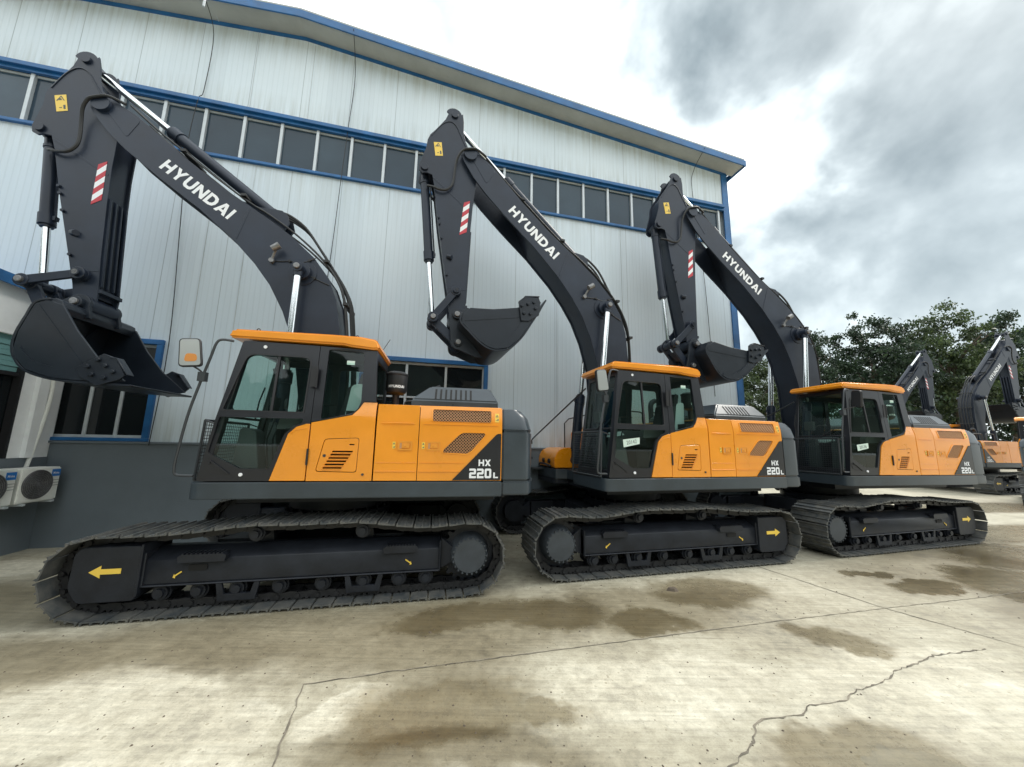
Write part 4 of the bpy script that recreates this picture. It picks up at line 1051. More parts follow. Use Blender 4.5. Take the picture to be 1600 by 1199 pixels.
def f_cab_frame(b):
    XB = -.38
    # front posts, sill and header
    for y0, y1 in ((YC, YC + .075), (XB - .06, XB)):
        m_ = MB(); m_.prism([(-1.108, 1.293), (-.872, 2.87), (-.80, 2.87), (-1.03, 1.293)], y0, y1); m_.map(lean); b.add(m_.v, m_.f)
    b.prism([(-1.10, 1.293), (-1.085, 1.40), (-1.02, 1.40), (-1.02, 1.293)], YC + .075, XB - .06)
    b.prism([(-.885, 2.80), (-.872, 2.87), (-.80, 2.87), (-.82, 2.79)], YC + .14, XB - .06)
    b.prism([(-1.01, 1.98), (-1.005, 2.01), (-.985, 2.01), (-.99, 1.98)], YC + .075, XB - .06)
    # far side
    b.prism([(-1.03, 1.293), (.60, 1.293), (.60, 2.85), (-.80, 2.87)], XB - .03, XB, [rnd([(-.875, 2.0), (-.765, 2.75), (-.15, 2.75), (-.15, 2.0)], .05), rnd([(-.05, 1.98), (-.05, 2.75), (.50, 2.74), (.50, 1.98)], .05)])
    # back, floor, roof lining
    b.prism([(YC + .03, 1.293), (XB, 1.293), (XB, 2.86), (YC + .09, 2.86)], .56, .60, [[(YC + .16, 2.15), (XB - .09, 2.15), (XB - .09, 2.75), (YC + .18, 2.75)]], axis='x')
    b.box(-1.05, .58, YC + .045, XB - .03, 1.30, 1.34); b.box(-.82, .58, YC + .12, XB - .03, 2.84, 2.868)
def f_windshield(b): b.prism([(-1.062, 1.40), (-.862, 2.80), (-.856, 2.80), (-1.056, 1.40)], YC + .10, -.44)
def f_side_glass_far(b): b.prism([(-.96, 1.95), (.54, 1.95), (.54, 2.80), (-.80, 2.80)], -.398, -.392)
def f_back_glass(b): b.prism([(YC + .15, 2.13), (-.46, 2.13), (-.46, 2.77), (YC + .16, 2.77)], .578, .584, axis='x')
def f_roof(b):
    prof = [(-1.005, 2.895), (-1.005, 2.955), (-.965, 2.998), (.10, 3.012), (.41, 3.008), (.57, 2.985), (.615, 2.955), (.635, 2.868), (.56, 2.858), (.30, 2.878), (.22, 2.893), (-.1, 2.893)]
    b.prism(prof, -1.345, -.345)
def f_roof_panel(b): b.prism(rnd([(-.8, -1.2), (-.1, -1.2), (-.1, -.5), (-.8, -.5)], .08), 3.006, 3.022, axis='z')
def f_lift_eyes(b):
    for x in (-.78, .33): b.tube([(x + .018 * math.sin(R(a)), -1.2, 3.032 + .024 * math.cos(R(a))) for a in range(-150, 151, 30)], .006, 6)
def f_antenna(b): b.tube([(.60, -.9, 2.97), (.68, -.9, 3.12)], .004, 5)
def f_rail_front(b):
    b.tube(catmull([(-.93, YC - .01, 2.84), (-1.03, YC - .03, 2.845), (-1.08, YC - .04, 2.80), (-1.12, YC - .04, 2.62), (-1.19, YC - .04, 2.30), (-1.25, YC - .04, 1.98), (-1.29, YC - .04, 1.60), (-1.305, YC - .03, 1.43), (-1.28, YC - .02, 1.36), (-1.14, YC, 1.35)], 4), .014, 8)
    b.box(-1.20, -1.13, YC - .07, YC - .01, 2.36, 2.46)
def f_guard_mesh(b):
    # low mesh guard ahead of the windshield
    y0, y1 = -1.27, -.36
    fr = lambda y, z: (-1.135 - .02 - (1.95 - z) * .04, y, z)
    for z in (1.30, 1.945): b.tube([fr(y0, z), fr(y1, z)], .014, 6)
    for y in (y0, y1): b.tube([fr(y, 1.30), fr(y, 1.945)], .014, 6)
    n = 17
    for i in range(n): z = 1.33 + .6 * i / (n - 1); b.tube([fr(y0, z), fr(y1, z)], .0045, 4)
    for i in range(24): y = y0 + (y1 - y0) * i / 23; b.tube([fr(y, 1.30), fr(y, 1.945)], .003, 4)
    for y in (y0, y1): b.tube([fr(y, 1.945), (-1.03, y, 1.90)], .01, 6)
def f_wiper(b): b.tube([(-1.05, -.45, 2.0), (-1.04, -.42, 2.25), (-.99, -.42, 2.45)], .01, 6); b.tube([(-1.02, -.9, 1.99), (-1.0, -1.12, 2.12)], .008, 5)
def f_seat(b):
    b.prism(rnd([(-.30, 1.72), (.18, 1.70), (.20, 1.84), (-.30, 1.86)], .04), -1.12, -.66)
    b.prism(rnd([(.12, 1.80), (.26, 1.82), (.40, 2.38), (.34, 2.46), (.26, 2.42)], .04), -1.12, -.66)
    b.prism(rnd([(.33, 2.42), (.42, 2.42), (.45, 2.60), (.38, 2.62)], .03), -1.02, -.76)
    b.box(-.2, .2, -1.05, -.73, 1.34, 1.72)
def f_console(b):
    for y in (-1.25, -.60): b.prism(rnd([(-.45, 1.86), (.15, 1.90), (.15, 2.0), (-.42, 2.0)], .03), y, y + .10); 
    b.prism(rnd([(-.92, 1.34), (-.62, 1.34), (-.70, 1.85), (-.86, 1.88)], .04), -1.15, -.95)
    b.prism(rnd([(-.85, 1.34), (-.65, 1.34), (-.72, 1.95), (-.80, 1.98)], .03), -.62, -.48)
    b.box(-.82, -.76, -.62, -.44, 2.12, 2.30); b.tube([(-.79, -.50, 1.9), (-.79, -.50, 2.2)], .015, 6)
def f_levers(b):
    for y in (-1.20, -.55): b.tube([(-.36, y, 1.98), (-.39, y, 2.12)], .012, 6); b.lathe([(.0, 0), (.022, .01), (.025, .08), (.015, .12), (0, .125)], (-.39, y, 2.10), 10)
    for y in (-.95, -.80): b.tube([(-.62, y, 1.36), (-.66, y, 1.75), (-.60, y, 1.98)], .010, 6)
def f_film(b):
    b.prism(rnd([(.30, 2.44), (.44, 2.46), (.42, 1.90), (.22, 1.86)], .05), -1.13, -1.125)
    b.prism([(-.62, 1.88), (-.40, 1.92), (-.45, 1.98), (-.58, 1.96)], -.7, -.5)
def f_handrail_in(b): b.tube(catmull([(-.62, -.42, 2.07), (-.45, -.42, 2.22), (-.25, -.42, 2.24), (-.05, -.42, 2.24)], 4), .01, 6)

def f_toolbox(b):
    prof = rnd([(-1.16, 1.30), (-1.17, 1.48), (-1.09, 1.63), (-.95, 1.68), (-.42, 1.68), (-.42, 1.30)], [.02, .10, .12, .08, .02, .0], 5)
    b.prism(prof, .46, 1.33)
def f_fueltank(b): b.prism(rnd([(-.40, 1.29), (-.40, 2.0), (-.30, 2.10), (-.04, 2.12), (-.04, 1.29)], .02), .46, 1.345)
def f_tool_lamps(b):
    for y in (.7, 1.0): b.cyl((-1.175, y, 1.42), (-1.20, y, 1.42), .045, 12)
    b.tube([(-1.19, .6, 1.32), (-1.22, .8, 1.36), (-1.22, 1.1, 1.36), (-1.19, 1.25, 1.32)], .02, 6)
def f_rail_right(b):
    b.tube([(-1.12, 1.36, 1.27), (-1.30, 1.37, 1.29), (-1.33, 1.37, 1.38), (-1.34, 1.37, 1.78), (-1.31, 1.30, 1.86), (-.93, -.37, 2.72)], .014, 8)
    b.box(-1.37, -1.31, 1.34, 1.40, 1.74, 1.80); b.box(-1.36, -1.30, 1.34, 1.40, 1.42, 1.47)
    b.tube([(-.6, 1.25, 1.68), (-.6, 1.25, 2.2), (-.5, 1.25, 2.3), (.0, 1.25, 2.42), (.1, 1.25, 2.12)], .014, 6)
    b.box(-1.40, -1.05, 1.0, 1.38, 1.235, 1.262)

def ang_mat(phi):      # rotate about the boom foot in the x-z plane, counter-clockwise as drawn (x right, z up)
    c = Vector((FOOT[0], 0, FOOT[1])); return Matrix.Translation(c) @ Matrix.Rotation(-R(phi), 4, 'Y') @ Matrix.Translation(-c)

def excavator(loc, ang, uc, phi, bucket, label, group, mirror=None, papertxt=None, detail=True):
    E = empty('excavator', (loc[0], loc[1], 0), ang, label, 'excavator', group)
    # undercarriage: turned against the house by uc
    for side in (0, 1):
        mu = Matrix.Rotation(uc, 4, 'Z')
        fl = (lambda f: f) if side == 0 else mirror_y
        k = 'LR'[side]
        tr = obj('crawler_track', 'shoes' + k, fl(f_shoes), 'shoe', E, mw=mu)
        obj('track_chain', 'chain' + k, fl(f_chain), 'chain', tr)
        fr = obj('track_frame', 'beam' + k, fl(f_beam), 'under', E, bevel=.008, mw=mu)
        obj('idler_guard', 'guard' + k, fl(f_guard), 'under', fr, bevel=.006)
        obj('frame_slot', 'slot' + k, fl(f_beam_slot), 'dark', fr)
        obj('travel_arrow', 'arrow' + k, fl(f_arrow), 'amber', fr)
        obj('hook_mark', 'hooks' + k, fl(f_hooks), 'amber', fr)
        obj('step', 'step' + k, fl(f_step), 'under', fr)
        obj('roller_guard', 'rg' + k, fl(f_roller_guard), 'under', fr)
        sp = obj('drive_sprocket', 'spr' + k, fl(f_sprocket), 'under', E, mw=mu)
        obj('drive_cover', 'drv' + k, fl(f_drive_all), 'hub', sp, smooth=30)
        obj('idler_wheel', 'idl' + k, fl(f_idler), 'under', E, mw=mu)
        for i, x in enumerate((-1.30, -.97, -.62, -.22, .20, .62, 1.0, 1.30)):
            obj('track_roller', 'rol%d' % i + k, fl(f_roller(x, .20)), 'under', E, mw=mu)
        for i, x in enumerate((.574, -.505)):
            obj('carrier_roller', 'car%d' % i + k, fl(f_roller(x, .735, .08)), 'under', E, mw=mu)
        obj('roller_mount', 'carm' + k, fl(f_carrier_mount), 'under', fr)
    cb = obj('car_body', 'carbody', f_carbody, 'under', E, mw=Matrix.Rotation(uc, 4, 'Z'))
    obj('swing_bearing', 'swing', f_swing, 'under', E)
    # house
    dk = obj('deck_frame', 'deck', f_deck, 'base', E, bevel=.03, seg=3)
    obj('deck_underside', 'deckl', f_deck_lower, 'under', dk)
    obj('counterweight', 'cw', f_cw, 'base', E, bevel=.018, seg=2, smooth=50)
    hd = obj('engine_housing', 'core', f_hood_core, 'dark', E)
    obj('hood_top', 'htop', f_hood_top, 'yellow', hd, bevel=.01)
    cv = obj('engine_cover', 'ecov', f_engine_cover, 'base', E, bevel=.018, seg=2)
    obj('cover_slots', 'ecovs', f_cover_slots, 'dark', cv)
    obj('exhaust_pipe', 'exh', f_exhaust, 'black', E)
    pc = obj('air_precleaner', 'prec', f_precleaner, 'black', E)
    obj('lettering', 'prect', f_precleaner_text, 'white', pc)
    obj('handrail', 'toprail', f_top_rail, 'pipe', E)
    for side in (0, 1):
        fl = (lambda f: f) if side == 0 else mirror_y; k = 'LR'[side]
        if side == 0:
            pn = obj('side_panel', 'sp', f_side_panel, 'yellow', E, bevel=.004)
            sv = obj('service_hatch', 'svc', f_svc, 'yellow', pn, bevel=.003)
            obj('vent_louvre', 'svl', f_svc_lip, 'yellow', pn); obj('hatch_lock', 'svk', f_lock, 'pipe', pn)
        else:
            obj('side_panel', 'spr_', mirror_y(f_hood_door(-.03, .655)), 'yellow', E, bevel=.004)
        d1 = obj('hood_door', 'hd1' + k, fl(f_hood_door(.670, 1.156)), 'yellow', E, bevel=.004)
        d2 = obj('hood_door', 'hd2' + k, fl(f_hood_door(1.164, 2.176, (MESH1, MESH2))), 'yellow', E, bevel=.004)
        obj('door_handle', 'dh1' + k, fl(f_handle(.925)), 'yellow_dark', d1, bevel=.003); obj('door_handle', 'dh2' + k, fl(f_handle(1.255)), 'yellow_dark', d2, bevel=.003)
        obj('handle_frame', 'dhf' + k, fl(f_handle_frame), 'yellow_dark', d2); obj('handle_recess', 'dhv' + k, fl(f_handle_void), 'grille', d2)
        obj('warning_label', 'wl' + k, fl(f_warn), 'amber', d1); obj('warning_label', 'wl2' + k, fl(f_warn2), 'amber', d2); obj('label_print', 'wli' + k, fl(f_warn_ink), 'ink', d2)
        obj('grille_frame', 'mf' + k, fl(f_mesh_frame), 'yellow', d2, bevel=.002); [obj('grille_mesh', 'ms%d' % q + k, fl(lambda b, q=q: f_mesh(b, (q,))), 'grille', d2) for q in (0, 1)]
        tr_ = obj('model_badge', 'tri' + k, fl(f_tri), 'cab', E)
        obj('lettering', 'trit' + k, f_tri_text if side == 0 else f_tri_text_r, 'white', tr_)
    # right front: tool box, tank
    tb = obj('tool_box', 'tbox', f_toolbox, 'yellow', E, bevel=.01, seg=2); obj('box_lamp', 'tbl', f_tool_lamps, 'black', tb)
    obj('fuel_tank', 'tank', f_fueltank, 'yellow', E, bevel=.01); obj('handrail', 'railr', f_rail_right, 'pipe', E)
    # cab
    cab = obj('cab_frame', 'cabf', f_cab_frame, 'cab', E, bevel=.006)
    obj('windshield', 'wsh', f_windshield, 'glass', cab); obj('far_side_glass', 'fsg', f_side_glass_far, 'glass', cab); obj('back_glass', 'bgl', f_back_glass, 'glass', cab)
    obj('rear_pillar', 'bpi', f_bpillar, 'cab', cab, bevel=.004); obj('quarter_glass', 'rgl', f_rear_glass, 'glass', cab)
    obj('wiper', 'wip', f_wiper, 'black', cab); obj('sun_sticker', 'sst', lambda b: b.box(.26, .35, YC + .075, YC + .08, 2.66, 2.71), 'paper', cab)
    door = obj('cab_door', 'door', f_door, 'cab', E, bevel=.004)
    obj('door_glass', 'dgu', f_glass_up, 'glass', door); obj('door_glass', 'dgl', f_glass_lo, 'glass', door); obj('window_sash', 'sash', f_sash, 'black', door)
    obj('window_seal', 'seal', f_door_seal, 'black', door)
    obj('door_skirt', 'dyel', f_door_yellow, 'yellow', door, bevel=.006); obj('door_hinge', 'hin', f_hinge, 'black', door)
    obj('door_lamp', 'dlm', f_door_lamps, 'white', door); obj('door_vent', 'vnt', f_vent, 'black', door); obj('vent_bar', 'vnb', f_vent_bar, 'cab', door)
    rf = obj('cab_roof', 'roof', f_roof, 'yellow', E, bevel=.022, seg=3); obj('roof_hatch', 'rfp', f_roof_panel, 'yellow_dark', rf); obj('lifting_eye', 'eye', f_lift_eyes, 'black', rf); obj('antenna', 'ant', f_antenna, 'black', rf)
    obj('front_guard', 'fgd', f_guard_mesh, 'pipe', E); obj('front_handrail', 'frl', f_rail_front, 'pipe', E)
    st = obj('operator_seat', 'seat', f_seat, 'seat', E, bevel=.015); obj('seat_cover', 'film', f_film, 'film', st)
    co = obj('control_console', 'cons', f_console, 'grip', E, bevel=.008); obj('control_lever', 'lev', f_levers, 'black', co); obj('inner_handrail', 'ihr', f_handrail_in, 'black', co)
    if papertxt:
        pts = [(-.868, 1.833), (-.588, 1.868), (-.592, 1.775), (-.858, 1.722)]
        pp = obj('paper_note', 'paper', lambda b: b.prism(pts[::-1], YC - .003, YC + .003), 'paper', E)
        obj('handwriting', None, lambda b: text_on_side(b, papertxt, (-.728, 1.80), .17, .055, YC - .005, 8, -1, .0), 'ink', pp)
    if mirror:
        (mx, my, mz, mrz, folded) = mirror
        mm_ = Matrix.Translation((mx, my, mz)) @ Matrix.Rotation(mrz, 4, 'Z') @ Matrix.Rotation(R(0), 4, 'X')
        def fmir(b): b.prism(rnd([(-.10, -.155), (.10, -.155), (.095, .155), (-.085, .155)], .035), -.015, .03)
        mo = obj('wing_mirror', 'mirh', fmir, 'black', E, bevel=.008, mw=mm_ @ Matrix.Rotation(R(-8), 4, 'Y'))
        obj('mirror_glass', 'mirg', lambda b: b.prism(rnd([(-.088, -.142), (.088, -.142), (.083, .142), (-.073, .142)], .03), -.019, -.016), 'mirror', mo)
        if folded == 'amber': obj('painted_reflection', 'mira', lambda b: b.prism(rnd([(-.05, -.10), (.06, -.10), (.06, -.02), (-.03, -.01)], .03), -.0225, -.020), 'orange', mo)  # orange patch on the glass, painted in as a reflection
        obj('mirror_arm', None, lambda b: b.tube(catmull([(-1.15, YC - .04, 2.40), (-1.17, YC - .06, 2.46), (mx * .5 - .58, my * .5 + YC * .5 - .03, 2.50), (mx, my + .03, mz - .13)], 4), .009, 6), 'black', E)
    # boom group
    mb = ang_mat(phi)
    boom = obj('boom', 'boom', f_boom, 'boom', E, bevel=.008, mw=mb)
    obj('hydraulic_hose', 'bh', f_boom_hoses, 'rubber', boom); obj('lettering', 'bt', f_boom_text, 'white', boom)
    obj('work_lamp', 'bl', f_boom_lamp, 'pin', boom); obj('lamp_wire', 'bw', f_boom_wire, 'rubber', boom)
    arm = obj('arm', 'arm', f_arm, 'boom', E, bevel=.007, mw=mb)
    obj('edge_bead', 'armr', f_arm_rim, 'boom', arm); obj('hydraulic_hose', 'ah', f_arm_hose, 'rubber', arm)
    obj('warning_label', 'al', f_label, 'amber', arm); obj('label_print', 'ali', f_label_ink, 'ink', arm)
    obj('reflective_stripe', 'asr', lambda b: f_stripe(b, False), 'red', arm); obj('reflective_stripe', 'asw', lambda b: f_stripe(b, True), 'white', arm)
    rp = {k: rot2(v, phi) for k, v in dict(P1=P1, P2=P2, P3=P3, P4=P4, P5=P5, P7=P7, Q=(-.84, 5.26)).items()}
    a = R(bucket)
    mk = Matrix.Translation((rp['P4'][0], 0, rp['P4'][1])) @ Matrix.Rotation(-a, 4, 'Y')
    bk = obj('bucket', 'bucket', f_bucket, 'bucket', E, bevel=.004, mw=mk)
    obj('wear_plate', 'bkw', f_bucket_wear, 'bucket', bk); obj('side_cutter', 'bkc', f_cutter, 'bucket', bk, bevel=.004)
    u, v = -.06, .46
    K = (rp['P4'][0] + u * math.cos(a) + v * math.sin(a), rp['P4'][1] + u * math.sin(a) - v * math.cos(a))
    A = Vector(rp['P5']); B = Vector(K); r1, r2 = .606, .573; d = (B - A).length; t = (r1 * r1 - r2 * r2 + d * d) / (2 * d); h = math.sqrt(max(0, r1 * r1 - t * t)); e = (B - A) / d
    J = A + e * t + Vector((e.y, -e.x)) * h; J2 = A + e * t - Vector((e.y, -e.x)) * h
    if J2.x < J.x: J = J2
    rodcyl(E, 'arm_cylinder', rp['Q'], rp['P1'], 0, .60, .085, .05)
    rodcyl(E, 'bucket_cylinder', rp['P3'], (J.x, J.y), 0, .60, .075, .042)
    for s in (-1, 1): rodcyl(E, 'boom_cylinder', (-.77, 1.45), rp['P7'], s * .40, .44, .078, .048)
    def link(b, p, q, y0, y1, w0, w1, r0_, r1_):
        p = Vector(p); q = Vector(q); dd = (q - p).normalized(); n = Vector((-dd.y, dd.x))
        b.prism([tuple(p + n * w0), tuple(q + n * w1), tuple(q - n * w1), tuple(p - n * w0)], y0, y1)
        b.cyl((p.x, y0 - .01, p.y), (p.x, y1 + .01, p.y), r0_, 16); b.cyl((q.x, y0 - .01, q.y), (q.x, y1 + .01, q.y), r1_, 16)
    def fg(b):
        for s in (-1, 1):
            y0, y1 = sorted((s * .215, s * .255)); link(b, A, J, y0, y1, .055, .06, .085, .085)
    obj('guide_link', None, fg, 'boom', E, bevel=.006)
    def fh(b):
        for s in (-1, 1):
            y0, y1 = sorted((s * .10, s * .155)); link(b, J, B, y0, y1, .07, .07, .09, .09)
        m0_, m1_ = J.lerp(B, .3), J.lerp(B, .7); b.prism([(m0_.x - .04, m0_.y), (m0_.x + .04, m0_.y), (m1_.x + .04, m1_.y), (m1_.x - .04, m1_.y)], -.12, .12)
    obj('bucket_link', None, fh, 'boom', E, bevel=.006)
    def fp(b):
        for p in (A, J): b.cyl((p.x, -.30, p.y), (p.x, .30, p.y), .042, 16)
        q = rp['P4']; b.cyl((q[0], -.33, q[1]), (q[0], .33, q[1]), .045, 16); b.cyl((B.x, -.30, B.y), (B.x, .30, B.y), .042, 16)
        q = rp['P7']; b.cyl((q[0], -.50, q[1]), (q[0], .50, q[1]), .042, 16)
    obj('pivot_pin', None, fp, 'pin', E, bevel=.006)
    return E

GRP = 'yellow and dark grey excavators parked along the shed'
excavator((-2.5144, 5.3735), R(11.08), R(.99), 6.1, -50, 'nearest excavator at the left, bucket tipped open towards the cab', GRP,
          mirror=(-1.262, YC - .13, 2.655, R(14), 'amber'))
excavator((2.083, 6.6506), R(15.73), R(180 - 1.48), 0, 12, 'middle excavator of the row, bucket curled flat over the nearest one', GRP,
          mirror=(-1.27, YC - .13, 2.655, R(8), None), papertxt='20142')
excavator((6.8258, 7.9483), R(13.19), R(180 + 2.88), 0, -4, 'third excavator of the row, bucket in front of the blue shed corner', GRP,
          mirror=(-.90, YC - .12, 2.66, R(75), None), papertxt='20136')
G2 = 'excavators parked facing right in front of the trees'
excavator((21.58, 16.49), R(191), R(180), 0, 5, 'distant excavator facing right, yellow engine doors and whole boom showing', G2)
excavator((21.5, 19.95), R(191), R(180), 0, 5, 'farthest excavator, only boom and arm showing above the third cab', G2)

# machine cut off by the right edge of the photo: grey tail with yellow and red stickers
def tail_machine():
    E = empty('excavator', (19.43, 11.84, 0), R(215), 'excavator cut off by the right edge, yellow and red stickers on grey tail', 'excavator', G2)
    for side in (0, 1):
        fl = (lambda f: f) if side == 0 else mirror_y; k = 'LR'[side]; mu = Matrix.Rotation(R(180), 4, 'Z')
        tr = obj('crawler_track', 'shoes' + k, None, 'shoe', E, mw=mu); obj('track_chain', 'chain' + k, None, 'chain', tr)
        fr = obj('track_frame', 'beam' + k, None, 'under', E, mw=mu); sp = obj('drive_sprocket', 'spr' + k, None, 'under', E, mw=mu); obj('drive_cover', 'drv' + k, None, 'under', sp)
        obj('idler_wheel', 'idl' + k, None, 'under', E, mw=mu)
    obj('car_body', 'carbody', None, 'under', E); obj('swing_bearing', 'swing', None, 'under', E)
    obj('deck_frame', 'deck', None, 'base', E); obj('engine_housing', 'core', None, 'dark', E)
    cw = obj('counterweight', 'cw', None, 'base', E)
    def stick(z0, z1):
        def f(b):
            P = []
            for k in range(9):
                y = -1.28 + .9 * k / 8; P.append((2.545 + .24 * (1 - (abs(y) / 1.37) ** 2.2), y))
            b.prism([(x - .02, y) for x, y in P] + [(x - .004, y) for x, y in reversed(P)], z0, z1, axis='z')
        return f
    obj('yellow_sticker', None, stick(1.78, 1.87), 'amber', cw); obj('red_sticker', None, stick(1.48, 1.60), 'red', cw)
    obj('hood_door', 'hd1R', None, 'yellow', E); obj('hood_door', 'hd2R', None, 'yellow', E); obj('side_panel', 'spr_', None, 'yellow', E)
    obj('hood_door', 'hd1L', None, 'yellow', E); obj('hood_door', 'hd2L', None, 'yellow', E)
    obj('engine_cover', 'ecov', None, 'base', E); obj('cab_frame', 'cabf', None, 'cab', E); obj('cab_door', 'door', None, 'cab', E); obj('cab_roof', 'roof', None, 'yellow', E)
    obj('tool_box', 'tbox', None, 'yellow', E); obj('fuel_tank', 'tank', None, 'yellow', E); obj('boom', 'boom', None, 'boom', E); obj('arm', 'arm', None, 'boom', E)
    mk = Matrix.Translation((P4[0], 0, P4[1])) @ Matrix.Rotation(-R(5), 4, 'Y'); obj('bucket', 'bucket', None, 'bucket', E, mw=mk)
tail_machine()

# ------------------------------------------------------------------ shed
TH = R(13.2); BO = Vector((-7.364, 5.794, 0))
def bld_empty(name, label, cat): return empty(name, BO, TH, label, cat)
shed = bld_empty('industrial_shed', 'long white corrugated metal shed with blue trim and a high strip of windows', 'shed')
XL, XR = -16.0, 13.67; AX = 2.8; ZR, ZA = 9.43, 10.43; SLP = (ZA - ZR) / (XR - AX)
def zt(x): return ZA - abs(x - AX) * SLP
W1 = (-.60, 1.10, 1.72, 3.36); W2 = (4.55, 6.93, 1.72, 3.36)        # low windows x0,x1,z0,z1
def f_wl(b):
    b.prism([(XL, 1.66), (XR, 1.66), (XR, 7.24), (XL, 7.24)], 0, .12, [[(w[0], w[2]), (w[0], w[3]), (w[1], w[3]), (w[1], w[2])] for w in (W1, W2)])
def f_wu(b): b.prism([(XL, 8.34), (XR, 8.34), (XR, ZR), (AX, ZA), (XL, zt(XL))], 0, .12)
obj('lower_wall_sheets', None, f_wl, 'wall', shed); obj('upper_wall_sheets', None, f_wu, 'wall', shed)
obj('dado_wall', None, lambda b: b.box(XL, XR - .02, -.04, .16, 0, 1.62), 'dado', shed)
obj('dado_sill', None, lambda b: b.box(XL, XR, -.07, .02, 1.622, 1.658), 'dado', shed, bevel=.005)
obj('side_wall', None, lambda b: b.prism([(.12, 0), (24, 0), (24, 9.4), (.12, 9.4)], XR - .12, XR, axis='x'), 'wall', shed)
obj('inner_floor', None, lambda b: (b.box(XL, XR - .13, .5, 12, 0.01, .03), b.box(XL, XR - .13, 11.9, 12, .03, 9.2)), 'dark', shed)
obj('ceiling_void', None, lambda b: b.box(XL, XR - .13, .18, 12, 4.2, 4.3), 'dark', shed)
# corner post and bands of blue trim
obj('corner_trim', None, lambda b: (b.box(XR - .16, XR + .02, -.03, 0, .0, ZR - .02), b.box(XR + .001, XR + .03, -.03, .2, .0, ZR - .02)), 'blue', shed, bevel=.004)
obj('window_head_trim', None, lambda b: b.box(XL, XR - .17, -.09, .02, 8.30, 8.385), 'blue', shed, bevel=.006)
obj('window_head_trim', None, lambda b: b.box(XL, XR - .17, -.035, .02, 8.24, 8.298), 'blue', shed)
obj('window_sill_trim', None, lambda b: b.box(XL, XR - .17, -.06, .02, 7.19, 7.25), 'blue', shed, bevel=.006)
# roof with overhang
OV = .42
def f_roofs(b):
    b.prism([(XL, zt(XL) + .14), (AX, ZA + .14), (XR + .25, ZR + .14 - .25 * SLP), (XR + .25, ZR + .20 - .25 * SLP), (AX, ZA + .20), (XL, zt(XL) + .20)], -OV, 24)
def f_soff(b):
    for (xa, xb) in ((XL, AX), (AX, XR + .24)):
        b.prism([(xa, zt(xa) + .0), (xb, zt(xb) + .0), (xb, zt(xb) + .02), (xa, zt(xa) + .02)], -OV + .02, -.0)
obj('roof_sheets', None, f_roofs, 'soffit', shed); obj('soffit', None, f_soff, 'soffit', shed)
def f_fascia(b):
    b.prism([(XL, zt(XL) - .04), (AX, ZA - .04), (XR + .27, ZR - .04 - .27 * SLP), (XR + .27, ZR + .13 - .27 * SLP), (AX, ZA + .13), (XL, zt(XL) + .13)], -OV - .03, -OV)
    b.box(XR + .24, XR + .27, -OV, 24, ZR - .06, ZR + .10)
obj('fascia', None, f_fascia, 'blue', shed, bevel=.004)
def f_fasc2(b):
    b.prism([(XL, zt(XL) - .07), (AX, ZA - .07), (XR, ZR - .07), (XR, ZR - .005), (AX, ZA - .005), (XL, zt(XL) - .005)], -.03, -.001)
obj('wall_head_trim', None, f_fasc2, 'blue', shed)
# strip window: one window per bay
x = 13.36; k = 0
while x > -4.2:
    x0 = x - .675
    def fp_(b, x0=x0, x1=x): b.box(x0 + .02, x1 - .02, .055, .065, 7.25, 8.30)
    def ff_(b, x0=x0, x1=x): b.box(x1 - .028, x1 + .028, .0, .09, 7.25, 8.30); b.box(x0 + .028, x1 - .028, .03, .08, 7.25, 7.28); b.box(x0 + .028, x1 - .028, .03, .08, 8.20, 8.24)
    w = obj('strip_window', None, fp_, 'pane', shed); obj('window_mullion', None, ff_, 'alu', w, bevel=.004)
    x = x0; k += 1
def low_window(wx, nm):
    x0, x1, z0, z1 = wx
    def fb(b):
        for q in ((x0 - .09, x1 + .09, -.05, .03, z1, z1 + .09), (x1, x1 + .09, -.05, .03, z0, z1 - .001), (x0 - .09, x0, -.05, .03, z0, z1 - .001), (x0 - .09, x1 + .09, -.055, .03, z0 - .058, z0 - .001)): b.box(*q)
    fr = obj('low_window', None, fb, 'blue', shed, bevel=.006)
    def fa(b):
        n = 4 if nm == 1 else 3
        for i in range(n + 1):
            xx = x0 + (x1 - x0) * i / n; b.box(max(x0, xx - .025), min(x1, xx + .025), .03, .08, z0, z1)
        b.box(x0 + .03, x1 - .03, .035, .075, z0, z0 + .045); b.box(x0 + .03, x1 - .03, .035, .075, z1 - .045, z1)
        if nm == 2: b.box(x0 + .03, x1 - .03, .035, .075, 2.62, 2.66)
    obj('window_frame', None, fa, 'alu', fr, bevel=.004)
    obj('window_pane', None, lambda b: b.box(x0, x1, .05, .056, z0, z1), 'pane_low', fr)
low_window(W1, 1); low_window(W2, 2)
# cables hanging down the wall
def cable(nm, pts, label):
    o = obj(nm, None, lambda b: b.tube(catmull(pts, 5), .007, 5), 'rubber'); o.location = BO; o.rotation_euler = (0, 0, TH); top(o, label, 'cable', 'thin cables hanging down the shed wall')
cable('wall_cable', [(1.18, -OV - .05, 10.2), (1.18, -.10, 9.85), (1.13, -.03, 8.6), (1.10, -.09, 8.3), (1.06, -.09, 7.2), (1.13, -.03, 5.6), (1.26, -.03, 3.4), (1.25, -.08, 1.6)], 'thin dark cable down the shed wall behind the boom of the nearest excavator')
cable('wall_cable', [(3.85, -OV - .05, 10.4), (3.86, -.06, 9.7), (3.82, -.05, 8.4), (3.80, -.1, 7.3), (3.72, -.03, 5.2), (3.6, -.03, 3.0)], 'thin cable down the shed wall between the nearest and middle booms')
cable('wall_cable', [(12.6, -OV - .05, 9.6), (12.55, -.06, 9.2), (12.5, -.05, 8.5), (12.72, -.03, 6), (12.8, -.03, 3.0)], 'thin cable down the shed wall near its right corner')
